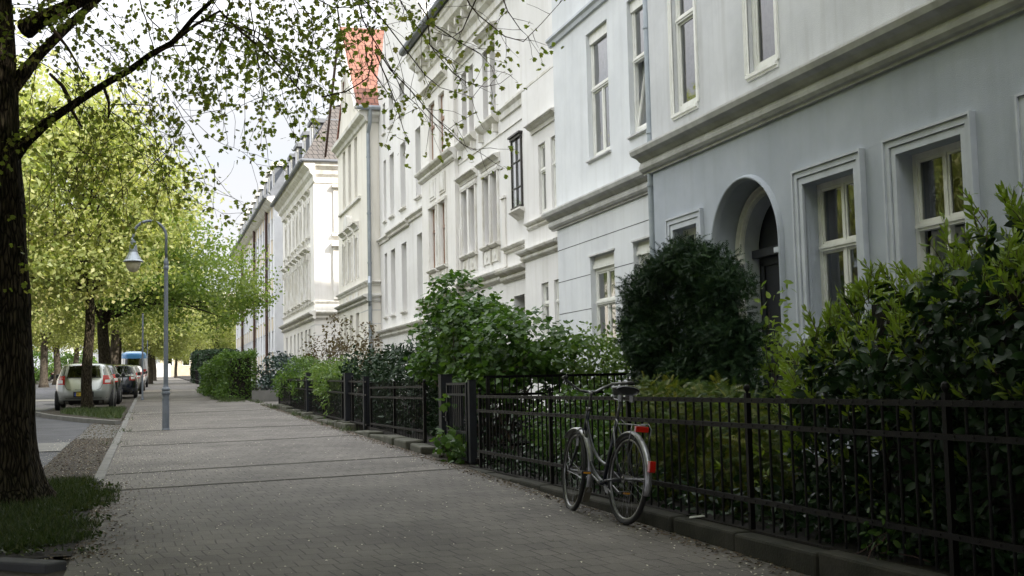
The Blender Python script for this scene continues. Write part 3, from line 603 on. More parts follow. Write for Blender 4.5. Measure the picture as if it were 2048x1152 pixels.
# ---------------- house with shaped gable
C = thing('townhouse', 'plain white house with curved gable top between two decorated white houses', 'house')
XC = 8.85
cy_ = []
for xr, xl in ((774, 769), (790, 781.5), (813, 803), (844.5, 834)):
    cy_.append((onX(xr, 500, XC)[1], onX(xl, 500, XC)[1]))
b = MB(); hs = []
for a, c in cy_: hs += [(a, c, 4.02, 6.5, .3), (a, c, 7.8, 10.2, .3)]
hs2 = [(a, c, 11.3, 12.5, .3) for a, c in cy_[:3]]
house_shell(b, XC, 19, 38.25, 46.54, 0, 13.2, hs+hs2)
b.build('wall', M['white'], C)
gp = [(757, 152), (752, 150), (756, 120), (764, 100), (768, 75), (771, 53), (780, 28), (786, 30), (793, 14), (800, 6), (815, 4), (822, 24), (836, 26), (848, 30), (852, 44), (856, 75)]
poly = [onX(x, y, XC)[1:] for x, y in gp]; poly = [(y, min(z, 17)) for y, z in poly]+[(38.26, 13.19), (46.54, 13.19)]
poly = [(46.54, 13.19), (46.54, 13.9), (46.1, 14.3), (45.6, 14.4), (45.2, 15.0), (44.6, 15.9), (44.2, 16.0), (43.6, 16.6), (42.6, 16.75), (41.4, 16.5), (41.0, 15.9), (40.4, 15.8), (39.6, 15.2), (39.2, 14.6), (38.6, 14.3), (38.26, 14.0), (38.26, 13.19)]
MB().prism(poly, 'x', XC-.02, XC+.4).build('gable', M['white'], C)
b = MB()
for (a, c), (d, e) in zip(poly[1:-3], poly[2:-2]): b.tube([(XC+.1, a, c+.02), (XC+.1, d, e+.02)], .12, 6)
b.build('gable_coping', M['trimw'], C)
MB().prism([(XC+.3, 13.2), (XC+5, 16.2), (18.9, 13.2)], 'y', 38.3, 46.4).build('roof', M['leadroof'], C)
for a, c in cy_:
    for z0, z1 in ((4.02, 6.5), (7.8, 10.2)): window(C, XC, round(a, 2), round(a, 2)+round(c-a, 1), z0, z1, rec=.22, tf=.62, mull='none', curt='full', sill=(.1, .1, .06), lod=1)
for a, c in cy_[:3]: window(C, XC, round(a, 2), round(a, 2)+round(c-a, 1), 11.3, 12.5, rec=.22, tf=1, mull='none', curt='full', sill=(.08, .08, .05), lod=1)
b = MB(); pf = lambda z: [(-.01, z-.22), (.06, z-.2), (.07, z-.12), (.16, z-.05), (.16, z), (-.01, z+.03)]
b.mould(XC, 38.3, 40.9, pf(7.3)); b.mould(XC-.04, 40.9, 44.5, pf(7.22)); b.mould(XC, 44.5, 46.5, pf(7.16)); b.build('string_course', M['trimw'], C)
corn(C, XC, 38.3, 46.5, 3.5, .22, .3, 'trimw', 'band')
# ---------------- house with red tiled gable
D_ = thing('townhouse', 'cream house with steep red tiled gable roof and zinc downpipe', 'house')
XD, d0, d1 = 8.34, 46.56, 54.1
ax = [(48.75, 49.5), (50.35, 51.1), (51.9, 52.65)]
b = MB(); hs = [(a, c, z0, z1, .3) for a, c in ax for z0, z1 in ((2.6, 4.4), (5.85, 7.6), (9.3, 11.9))]
pk = 50.3
house_shell(b, XD, 18, d0, d1, 0, 12.4, hs)
b.add([(XD, d0, 12.4), (XD, d1, 12.4), (XD, pk, 16.9)], [(0, 1, 2)])
b.build('wall', M['cream'], D_)
for a, c in ax:
    for z0, z1 in ((2.6, 4.4), (5.85, 7.6), (9.3, 11.9)): window(D_, XD, a, c, z0, z1, rec=.2, tf=.62, mull='none', curt='full', lod=1)
    hood(D_, XD, a-.2, c+.2, 8.2, .24, .3)
    if a < 51.5: hood(D_, XD, a-.15, c+.15, 12.2, .14, .16)
    b = MB(); b.box(XD-.06, XD, a-.14, a-.02, 5.85, 7.75); b.box(XD-.06, XD, c+.02, c+.14, 5.85, 7.75); b.build('window_jamb', M['trimw'], D_)
b = MB(); n = 10; yc = (ax[1][0]+ax[1][1])/2
b.prism([(yc+.62*math.cos(math.pi*i/n), 8.22+.55*math.sin(math.pi*i/n)) for i in range(n+1)], 'x', XD-.22, XD+.01); b.build('arched_pediment', M['trimw'], D_)
for z, dd_, hh in ((5.52, .16, .2), (4.97, .24, .3)):
    b = MB(); b.mould(XD, d0-dd_*.9, d1, CORN(z, dd_, hh)); b.build('band', M['trimw'], D_)
    b = MB(); b.mouldx(d0, XD+.002, 8.86, CORN(z-.002, dd_, hh)); b.build('band', M['trimw'], D_)
for a, c in ax: MB().box(XD-.03, XD+.01, a, c, 5.05, 5.28).build('relief_panel', M['trimw'], D_)
MB().mould(XD, 48, 53.6, [(-.01, 9.08), (.1, 9.1), (.1, 9.2), (-.01, 9.22)]).build('sill_course', M['trimw'], D_)
for z in (4.35, 3.8, 3.25, 2.7, 2.15):
    MB().box(XD-.003, XD+.002, d0, 48.7, z-.02, z+.02).box(XD, 8.86, d0-.003, d0+.002, z-.02, z+.02).build('render_joint', M['trimgrey'], D_)
b = MB(); b.mould(XD, d0-.3, d1, [(-.01, 11.95), (.08, 12.0), (.12, 12.15), (.3, 12.25), (.32, 12.4), (-.01, 12.5)]); b.mouldx(d0, XD+.002, 18, [(-.01, 11.95), (.08, 12.0), (.12, 12.15), (.3, 12.25), (.32, 12.4), (-.01, 12.5)]); b.build('eaves_cornice', M['trimw'], D_)
rf = MB(); x0_ = XD-.42
rf.quad((x0_, d0-.35, 12.5), (18, d0-.35, 12.5), (18, pk, 17.05), (x0_, pk, 17.05)); rf.quad((XD-.05, pk, 17.05), (18, pk, 17.05), (18, d1+.5, 12.3), (XD-.05, d1+.5, 12.3))
rf.quad((18, d0-.35, 12.4), (18, pk, 16.95), (18, pk, 17.05), (18, d0-.35, 12.5))
rf = rf.build('roof', M['redtile'], D_); m_ = rf.modifiers.new('s', 'SOLIDIFY'); m_.thickness = .1
b = MB(); b.tube([(x0_-.06, d0-.4, 12.45), (x0_-.06, pk, 17.0)], .07, 4); b.build('verge_board', M['trimw'], D_)
b = MB(); b.add([(x0_-.1, pk, 17.08), (x0_-.1, pk, 16.85), (x0_-.1, d1+.75, 12.12), (x0_-.1, d1+.75, 12.3), (x0_, pk, 17.08), (x0_, pk, 16.85), (x0_, d1+.75, 12.12), (x0_, d1+.75, 12.3)], [(0, 1, 2, 3), (1, 5, 6, 2), (0, 3, 7, 4), (2, 6, 7, 3), (0, 4, 5, 1)]); b.build('verge_board', M['brownpipe'], D_)
window(D_, XD-.3, 49.9, 50.6, 13.3, 14.6, rec=.31, tf=1, mull='none', curt=None, surround=(.15, .05), surm='trimw', lod=1)
b = MB(); b.tube([(x0_, d0-.42, 12.5), (11, d0-.42, 12.5)], .1, 8); b.build('gutter', M['zinc'], D_)
b = MB(); b.tube([(XD+.1, d0-.4, 12.45), (XD+.1, d0-.3, 11.9), (XD+.06, d0-.1, 11.5), (XD+.06, d0-.1, 5.7), (XD+.02, d0-.3, 5.4), (XD+.02, d0-.3, 4.7), (XD+.06, d0-.1, 4.5), (XD+.06, d0-.1, .8)], .075, 10)
for z in (10.5, 8.2, 6.2, 3.5): b.lathe((XD+.06, d0-.1, z), [(.09, 0), (.09, .07)], 10)
b.build('downpipe', M['zinc'], D_)
# ---------------- far ornate white house
E_ = thing('townhouse', 'ornate white house with mansard dormers and a blank sunlit side wall', 'house')
XE, e0, e1 = 8.26, 62.0, 77.1
axE = [(63.7, 64.5), (65.2, 66.0), (67.2, 67.9), (68.9, 69.6), (70.6, 71.3), (72.6, 73.3), (74.7, 75.5)]
b = MB(); hs = [(a, c, z0, z1, .3) for a, c in axE for z0, z1 in ((2.9, 4.5), (6.15, 8.1), (9.5, 11.4))]
house_shell(b, XE, 17.5, e0, e1, 0, 12.6, hs); b.build('wall', M['white2'], E_)
for a, c in axE:
    for z0, z1 in ((2.9, 4.5), (6.15, 8.1), (9.5, 11.4)): window(E_, XE, a, c, z0, z1, rec=.2, tf=.62, mull='none', curt='full', lod=1)
    hood(E_, XE, a-.25, c+.25, 8.85, .34, .3); hood(E_, XE, a-.15, c+.15, 12.0, .22, .2)
    b = MB()
    for y_ in (a-.2, c+.06): b.box(XE-.1, XE, y_, y_+.14, 6.15, 8.2); b.box(XE-.22, XE, y_, y_+.14, 8.2, 8.55)
    for y_ in (a-.12, c+.02): b.box(XE-.05, XE, y_, y_+.1, 9.5, 11.6)
    b.build('window_jamb', M['trimw'], E_)
    for z in (6.13, 9.48):
        b = MB(); b.mould(XE, a-.2, c+.2, [(-.01, z-.14), (.12, z-.12), (.18, z-.06), (.18, z-.01), (-.01, z)])
        for y_ in (a-.1, c-.02): b.box(XE-.12, XE, y_, y_+.12, z-.36, z-.139)
        b.build('window_apron', M['trimw'], E_)
for z, d, h in ((5.3, .34, .42), (5.85, .12, .14)):
    b = MB(); b.mould(XE, e0-d*.9, e1, CORN(z, d, h)); b.build('band', M['trimw'], E_); b = MB(); b.mouldx(e0, XE+.002, 14, CORN(z-.002, d*.9, h)); b.build('band', M['trimw'], E_)
for z in (4.6, 4.05, 3.5, 2.95, 2.4):
    MB().box(XE, 14, e0-.004, e0+.002, z-.025, z+.025).box(XE-.004, XE, e0, 63.6, z-.025, z+.025).build('render_joint', M['trimgrey'], E_)
pE = [(-.01, 12.1), (.06, 12.15), (.1, 12.45), (.25, 12.6), (.3, 12.8), (.55, 13.0), (.6, 13.2), (-.01, 13.3)]
b = MB(); b.mould(XE, e0-.55, e1+.1, pE); b.mouldx(e0, XE+.002, 14, [(d*.9, z-.002) for d, z in pE]); b.build('eaves_cornice', M['trimw'], E_)
b = MB(); b.tube([(XE-.7, e0-.5, 13.25), (XE-.7, e1+.2, 13.25)], .12, 8); b.tube([(XE-.7, e0-.6, 13.25), (14, e0-.6, 13.25)], .08, 8); b.build('gutter', M['leadroof'], E_)
b = MB(); b.mould(XE, e0+.0, e1, [(-1.0, 13.3), (-1.0, 13.31), (-.99, 13.32)])
b = MB(); r0, r1 = [(XE-.62, e0-.55, 13.3), (XE-.62, e1, 13.3), (17.5, e1, 13.3), (17.5, e0-.55, 13.3)], [(XE+1.3, e0+1.2, 16.6), (XE+1.3, e1, 16.6), (16, e1, 16.6), (16, e0+1.2, 16.6)]
b.add(r0+r1, [(0, 1, 5, 4), (1, 2, 6, 5), (2, 3, 7, 6), (3, 0, 4, 7), (4, 5, 6, 7)]); rf = b.build('roof', M['greytile'], E_)
b = MB(); b.quad((XE+1.3, e0+1.2, 16.62), (XE+1.3, e1, 16.62), (13, e1, 18.2), (13, e0+3, 18.2)); b.build('roof_slope', M['leadroof'], E_)
b = MB(); b.box(XE+2.2, XE+4, e0+5, e0+6.2, 16.2, 19); b.build('chimney', M['white2'], E_)
for y_ in (62.9, 66.2, 69.5, 72.8, 75.6):
    dm = MB(); dm.box(XE+.15, XE+2.5, y_, y_+1.2, 13.6, 15.6); dm = dm.build('dormer', M['leadroof'], E_)
    MB().box(XE-.02, XE+2.6, y_-.15, y_+1.35, 15.6, 15.82).build('dormer_roof', M['leadroof'], dm)
    MB().box(XE+.08, XE+.15, y_+.05, y_+1.15, 13.7, 15.55).build('dormer_front', M['trimw'], dm)
    MB().box(XE+.06, XE+.08, y_+.25, y_+.95, 14.0, 15.35).build('dormer_pane', M['carglass'], dm)
b = MB(); b.box(9.25, 9.95, e0-.16, e0+.02, 5.95, 8.75); b.box(9.15, 10.1, e0-.42, e0, 8.75, 8.95); b.box(9.3, 9.9, e0-.12, e0, 9.5, 11.9); b.box(9.2, 10.0, e0-.3, e0, 12.0-.1, 12.05); b.box(9.2, 10.0, e0-.25, e0, 9.3, 9.45); b.build('side_window_surround', M['trimw'], E_)
# ---------------- far beige and white house
F_ = thing('apartment_house', 'long white and beige banded house with brown downpipes, farthest in the row', 'house')
XF, f0, f1 = 8.11, 81.1, 119
axF = [(82.2+2.15*i, 83.2+2.15*i) for i in range(17)]
st = ((3.9, 5.3), (6.3, 7.9), (9.0, 10.6), (11.7, 13.1))
b = MB(); house_shell(b, XF, 18, f0, f1, 0, 14.3, [(a, c, z0, z1, .25) for a, c in axF for z0, z1 in st]); b.build('wall', mat('bluish_white_render', (.66, .67, .69), .9, (.6, .61, .63), 1), F_)
for a, c in axF:
    for z0, z1 in st: window(F_, XF, a, c, z0, z1, rec=.12, tf=.6, mull='none', curt='full', lod=1, sill=(.06, .08, .04))
    for (z0, z1) in ((2.2, 3.8), (5.35, 6.2), (7.95, 8.9), (10.65, 11.6), (13.15, 13.9)): MB().box(XF-.02, XF+.01, a-.02, c+.02, z0, z1).build('beige_panel', M['beige'], F_)
for y_, nm in ((85.3, 1), (95.7, 1), (108.5, 1)): pipe(F_, XF-.16, y_, 1.8, 14.1, .11, 'brownpipe')
b = MB(); b.mould(XF, f0-.2, f1, [(-.01, 13.9), (.2, 14.0), (.5, 14.25), (.55, 14.4), (-.01, 14.5)]); b.build('eaves_cornice', M['trimw'], F_)
b = MB(); b.tube([(XF-.62, f0-.3, 14.45), (XF-.62, f1, 14.45)], .13, 8); b.build('gutter', M['leadroof'], F_)
MB().prism([(XF-.5, 14.45), (XF+1.4, 17.6), (17, 18.4), (18, 14.35)], 'y', f0, f1).build('roof', M['leadroof'], F_)
for i in range(11):
    y_ = 82.6+3.3*i
    dm = MB(); dm.box(XF+.2, XF+2.2, y_, y_+1.5, 14.7, 16.9); dm = dm.build('dormer', M['leadroof'], F_)
    MB().box(XF, XF+2.3, y_-.15, y_+1.65, 16.9, 17.15).build('dormer_roof', M['trimw'], dm); MB().box(XF+.14, XF+.2, y_+.1, y_+1.4, 14.8, 16.8).build('dormer_front', M['trimw'], dm); MB().box(XF+.11, XF+.14, y_+.4, y_+1.1, 15.1, 16.6).build('dormer_pane', M['carglass'], dm)
# ---------------- closing the street, and opposite
def plain_house(label, facing, m, X0, X1, Y0, Y1, z1, nx, nz, wallname='wall', z0=2.2):
    h = thing('apartment_house', label, 'house')
    b = MB(); b.box(X0, X1, Y0, Y1, 0, z1); b.build('wall', m, h)
    MB().box(X0-.3, X1+.3, Y0-.3, Y1+.3, z1, z1+.4).build('eaves_cornice', M['trimw'], h)
    if facing == 'y':
        MB().prism([(Y0-.3, z1+.4), (Y0+2, z1+3.4), (Y1-2, z1+3.4), (Y1+.3, z1+.4)], 'x', X0, X1).build('roof', M['leadroof'], h)
    else:
        MB().prism([(X0-.3, z1+.4), (X0+2, z1+3.4), (X1-2, z1+3.4), (X1+.3, z1+.4)], 'y', Y0, Y1).build('roof', M['leadroof'], h)
    for i in range(nx):
        for j in range(nz):
            zz = z0+1+j*3.1
            if facing == 'y':
                xx = X0+(X1-X0)*(i+.5)/nx; f = MB().box(xx-.65, xx+.65, Y0-.06, Y0+.02, zz-.1, zz+1.75).build('window', M['frame'], h); MB().box(xx-.5, xx+.5, Y0-.08, Y0-.06, zz, zz+1.6).build('pane', M['carglass'], f)
            else:
                yy = Y0+(Y1-Y0)*(i+.5)/nx; f = MB().box(X1-.02, X1+.06, yy-.65, yy+.65, zz-.1, zz+1.75).build('window', M['frame'], h); MB().box(X1+.06, X1+.08, yy-.5, yy+.5, zz, zz+1.6).build('pane', M['carglass'], f)
    return h
plain_house('pale cream house closing the far end of the street behind yellow-green tree', 'y', mat('pale_yellow_render', (.50, .43, .32), .9), 1.5, 15, 196, 206, 17, 5, 4, z0=4.5)
plain_house('grey-white house at the far end of the pavement, left of the cream house', 'y', M['palewall'], -14, 1.2, 212, 222, 14, 5, 3, z0=5)
plain_house('long pale house across the road behind the tree trunks', 'x', M['cream'], -30, -19, 90, 205, 13, 22, 4, z0=3.5)
wl = MB(); wl.box(-.2, 3.0, 188, 188.3, 3.0, 5.6); tag(wl.build('garden_wall', M['trimgrey']), 'pale rendered wall across the far end of the pavement', 'wall')
# ------------------------------------------------------------------ fences and gates
def fence(label, X, ya, yb, zf, zt, rails, posts, sp=.145, r=.0065, zoff=None, proud=.02, postr=.022, finial=True, m='iron', tips=0., name='iron_fence', group=None):
    zoff = zoff or (lambda y: 0); f = thing(name, label, 'fence', (X, (ya+yb)/2, 0), 0, group)
    def Z(y, z): return (0, y-(ya+yb)/2, z+zoff(y))
    ym = (ya+yb)/2
    for p in posts:
        b = MB(); o = zoff(p); pt = zt+.03 if finial else zt
        b.box(-postr, postr, p-ym-postr, p-ym+postr, zf+o-.1, pt+o)
        if finial: b.lathe((0, p-ym, pt+o), [(.010, 0), (.011, .008), (.020, .02), (.023, .034), (.019, .048), (.008, .058)], 10)
        b.build('post', M[m], f)
    for z in rails:
        b = MB(); n = max(1, int((yb-ya)/2)); 
        for i in range(n):
            a, c = ya+(yb-ya)*i/n, ya+(yb-ya)*(i+1)/n
            sg = .004*math.sin(a*3+z*9)
            A_, C_ = Z(a, z), Z(c, z+(.004*math.sin(c*3+z*9)))
            b.add([(x, y, zz+h) for (y, zz) in ((A_[1], A_[2]+sg), (C_[1], C_[2])) for x, h in ((-.026, -.004), (-.026, .028), (-.006, .028), (-.006, -.004))], [(0, 1, 5, 4), (1, 2, 6, 5), (2, 3, 7, 6), (3, 0, 4, 7), (0, 3, 2, 1), (4, 5, 6, 7)])
            b.add([(x, y, zz+h) for (y, zz) in ((A_[1], A_[2]+sg), (C_[1], C_[2])) for x, h in ((-.006, .020), (-.006, .0265), (.02, .0265), (.02, .020))], [(0, 1, 5, 4), (1, 2, 6, 5), (2, 3, 7, 6), (3, 0, 4, 7), (0, 3, 2, 1), (4, 5, 6, 7)])
        y = ya+sp
        while y < yb and X < 4 and ya < 30:
            q = Z(y, z); b.lathe((-.026, q[1], q[2]+.012), [(.009, 0), (.007, -.005)], 6, 'x'); y += sp
        b.build('rail', M[m], f)
    pp = sorted(set([ya, yb]+[p for p in posts if ya < p < yb]))
    for a, c in zip(pp[:-1], pp[1:]):
        b = MB(); n = int((c-a)/sp)
        for i in range(1, n+1):
            y = a+(c-a)*i/(n+1); t = rnd.uniform(-.006, .006); o = zoff(y); top = zt+tips
            b.tube([(.003, y-ym+t, zf+o+.01), (.003, y-ym, top+o-.03), (.003, y-ym, top+o)], [r, r, r if not tips else .002], 6)
        b.build('bar_panel', M[m], f)
    return f
fence('low black iron fence with riveted rails running beside the laurel hedge and behind the bicycle', 3.80, 2.6, 13.78, .262, 1.13, [1.10, .935, .445], [3.0, 5.0, 7.05, 9.1, 11.1, 13.72], tips=.0, postr=.017, r=.0085)
fence('taller black iron fence with pointed bars behind low kerb, left of the steel gate', 3.90, 17.12, 21.6, .40, 1.27, [1.235, 1.07, .575, .41], [17.15, 19.4, 21.58], sp=.12, tips=.09, zoff=lambda y: (y-17)*.0)
fz = lambda y: (y-23)*.014
fence('long black iron fence overgrown with shrubs along the middle of the pavement', 3.86, 21.75, 37.5, .38, 1.40, [1.36, 1.12, .56], [23.4, 24.7, 27.6, 30.9, 34.2, 37.4], sp=.13, zoff=fz, tips=.04)
# picket fence between two gardens, running back from the pavement
pf_ = fence('black picket fence between two front gardens behind the maple shrub', 0, 0, 4.6, .3, 1.36, [1.34, 1.12, .5], [.05, 2.3, 4.55], sp=.095, r=.009, tips=.0, finial=False, name='picket_fence')
pf_.location = (6.25, 14.05, 0); pf_.rotation_euler = (0, 0, rad(-90))
# gate
G = thing('garden_gate', 'narrow black steel gate with vertical bars beside the tall square post', 'gate', (3.84, 15, 0))
b = MB(); z0, z1 = .30, 1.29
for y_ in (-.56, .44): b.box(-.02, .02, y_, y_+.04, z0, z1)
for z_ in (z0, z0+.34, 1.12, z1-.03): b.box(-.018, .018, -.52, .44, z_, z_+.03)
b.build('gate_frame', M['steel'], G)
b = MB()
for i in range(9): b.tube([(0, -.43+i*.097, z0+.03), (0, -.43+i*.097, z1-.03)], .0075, 6)
b.build('gate_bars', M['steel'], G)
b = MB(); b.box(-.05, -.02, .38, .44, .78, .9); b.tube([(-.03, .42, .84), (-.08, .42, .84), (-.08, .32, .84)], .009, 6); b.build('handle', M['steel'], G)
def spost(label, X, Y, w_, z0, z1, cap=False, plinth=None):
    p = thing('gate_post', label, 'post', (X, Y, 0)); b = MB(); b.box(-w_/2, w_/2, -w_/2, w_/2, z0, z1); b.build('shaft', M['steel'], p, bevel=.004)
    MB().box(-w_/2-.006, w_/2+.006, -w_/2-.006, w_/2+.006, z1+.001, z1+.012).build('cap', M['steel'], p)
    if plinth:
        o = MB().box(-plinth, plinth, -plinth*1.3, plinth*1.3, gz(Y)-.1, z0-.001).build('plinth', M['stone'], p, bevel=.02); 
    return p
spost('tall square grey steel gate post standing on a stone block', 3.90, 15.85, .16, .34, 1.40, plinth=.16)
spost('slim square steel post between the narrow gate and the low riveted fence', 3.86, 14.30, .09, .28, 1.31)
spost('thick square steel post amid the long overgrown fence', 3.86, 23.9, .17, .42, 1.55, plinth=.12)
spost('square steel post at the far end of the taller pointed fence', 3.88, 21.98, .11, .40, 1.45)
spost('thin square steel post near the far end of the overgrown fence', 3.86, 30.2, .14, .5, 1.66)
bp = thing('bin_screen', 'solid black metal screen between the pointed fence and the tall gate post', 'screen', (4.15, 16.5, 0))
MB().box(-.02, .02, -.6, .6, .33, 1.22).build('panel', M['iron'], bp); MB().box(-.03, .03, -.62, .62, 1.22, 1.26).build('top_rail', M['iron'], bp)
# edging stones at the foot of the fences
eds = []; y = 16.35; i = 0
while y < 37:
    l = rnd.uniform(.5, 1.1); h = rnd.uniform(.05, .13)
    if not (21.7 < y < 22.6):
        b = MB(); x0 = 3.66+rnd.uniform(-.04, .03)
        b.box(-.13, .15, -l/2, l/2, -.1, h); o = b.build('edging_stone', M['stone'], None, bevel=.025, loc=(3.78+rnd.uniform(-.02, .02), y+l/2, gz(y+l/2)))
        o.rotation_euler = (rnd.uniform(-.03, .03), rnd.uniform(-.05, .05), rnd.uniform(-.06, .06))
        eds.append(o)
    y += l+rnd.uniform(.01, .06); i += 1
for o in eds: tag(o, 'mossy rough edging stone in the row at the foot of the iron fences', 'stone', 'edging stones at the fence foot')
lw = thing('garden_wall', 'low pale stone wall with railing beyond the side path', 'wall', (0, 0, 0))
MB().box(3.55, 9, 43.7, 43.95, .5, 1.24).build('masonry', M['slab'], lw); b = MB()
for i in range(30): b.tube([(3.7+i*.17, 43.82, 1.2), (3.7+i*.17, 43.82, 1.85)], .01, 5)
for z in (1.3, 1.83): b.tube([(3.6, 43.82, z), (8.8, 43.82, z)], .014, 5)
b.build('railing', M['iron'], lw)
fence('dark iron fence in front of the far tall box hedges', 3.55, 66, 110, .0, 1.15, [1.05, .3], [66, 72, 78, 84, 90, 96, 102, 108], sp=.2, zoff=lambda y: gz(y), finial=False)
# ------------------------------------------------------------------ street lamp, sign pole
lx, ly = .31, 25.21; S_ = thing('street_lamp', 'grey curved-arm street lamp with bell-shaped shade on the pavement', 'street lamp', (lx, ly, gz(ly)))
b = MB(); b.lathe((0, 0, -.02), [(.085, 0), (.085, .03), (.072, .06), (.068, .70), (.075, .74), (.088, .76), (.088, .79), (.07, .81), (.084, .83), (.084, .86), (.055, .90), (.048, .95), (.040, 3.30), (.052, 3.33), (.058, 3.36), (.046, 3.40), (.054, 3.44), (.05, 3.50), (.032, 3.54), (.030, 3.56)], 16); b.build('post', M['lamp'], S_, smooth=False)
b = MB(); R_ = .325; pts = [(0, 0, 3.5), (0, 0, 3.98)]+[(-R_+R_*math.cos(t), 0, 3.98+R_*math.sin(t)) for t in np.linspace(.15, math.pi, 14)]+[(-2*R_, 0, 3.90)]
b.tube(pts, .029, 10); b.build('arm', M['lamp'], S_, smooth=True)
hx = -2*R_
b = MB(); b.lathe((hx, 0, 0), [(.03, 3.95), (.055, 3.91), (.06, 3.85), (.045, 3.82), (.075, 3.79), (.08, 3.73), (.085, 3.65), (.12, 3.58), (.15, 3.53), (.175, 3.485), (.205, 3.465), (.205, 3.452), (.17, 3.452)], 20); b.build('lamp_shade', M['zinc'], S_, smooth=False)
b = MB(); b.lathe((hx, 0, 0), [(.155, 3.451), (.15, 3.40), (.125, 3.32), (.08, 3.26), (.02, 3.24)], 16); b.build('lamp_glass', M['lampglass'], S_, smooth=True)
MB().box(-.075, -.066, -.03, .03, .55, .63).build('maintenance_plate', M['zinc'], S_)
for (px, Y, h, lab) in ((285, 50.2, 3.5, 'thin grey sign pole at the kerb beyond the street lamp'), (322, 96, 3.6, 'very thin distant pole at the kerb, far beyond the parked van')):
    x_ = onY(px, 780, Y)[0]
    if px == 322: x_ = -.2
    p = thing('sign_pole', lab, 'pole', (x_, Y, gz(Y))); MB().tube([(0, 0, -.05), (0, 0, h)], .038, 10).build('pole', M['lamp'], p); MB().lathe((0, 0, h), [(.042, 0), (.042, .03), (.02, .05)], 10).build('cap', M['black'], p)
    MB().lathe((0, 0, 0), [(.06, 0), (.06, .06), (.04, .08)], 10).build('collar', M['lamp'], p)
# ------------------------------------------------------------------ cars
TB = {'hatch': dict(L=4.0, z=[.20, .30, .45, .60, .72, .85, .95, 1.0, 1.15, 1.30, 1.40, 1.45, 1.475], yr=[.14, .04, 0, .0, .03, .07, .11, .14, .25, .37, .48, .64, 1.2],
      yf=[3.8, 3.92, 3.97, 3.98, 3.92, 3.6, 3.05, 2.92, 2.68, 2.42, 2.22, 2.0, 1.7], w=[.80, .84, .86, .87, .87, .86, .84, .82, .76, .70, .64, .56, .3]),
      'van': dict(L=4.9, z=[.25, .4, .6, .8, 1.0, 1.2, 1.4, 1.7, 2.0, 2.25, 2.35, 2.42, 2.45], yr=[.06, 0, 0, 0, 0, .0, .01, .03, .06, .1, .16, .3, .8], yf=[4.8, 4.9, 4.9, 4.85, 4.6, 4.2, 3.95, 3.6, 3.3, 3.0, 2.8, 2.5, 1.8], w=[.88, .92, .93, .93, .93, .93, .92, .89, .86, .82, .76, .66, .4])}
TB['sedan'] = dict(L=4.4, z=TB['hatch']['z'], yr=[.12, .03, 0, .0, .02, .05, .10, .50, .72, .92, 1.06, 1.22, 1.6], yf=[4.2, 4.32, 4.37, 4.38, 4.3, 4.0, 3.4, 3.25, 3.0, 2.7, 2.5, 2.3, 2.0], w=TB['hatch']['w'])
TB['estate'] = dict(L=4.4, z=TB['hatch']['z'], yr=[.12, .03, 0, .0, .02, .05, .08, .10, .18, .27, .35, .5, 1.0], yf=TB['sedan']['yf'], w=TB['hatch']['w'])
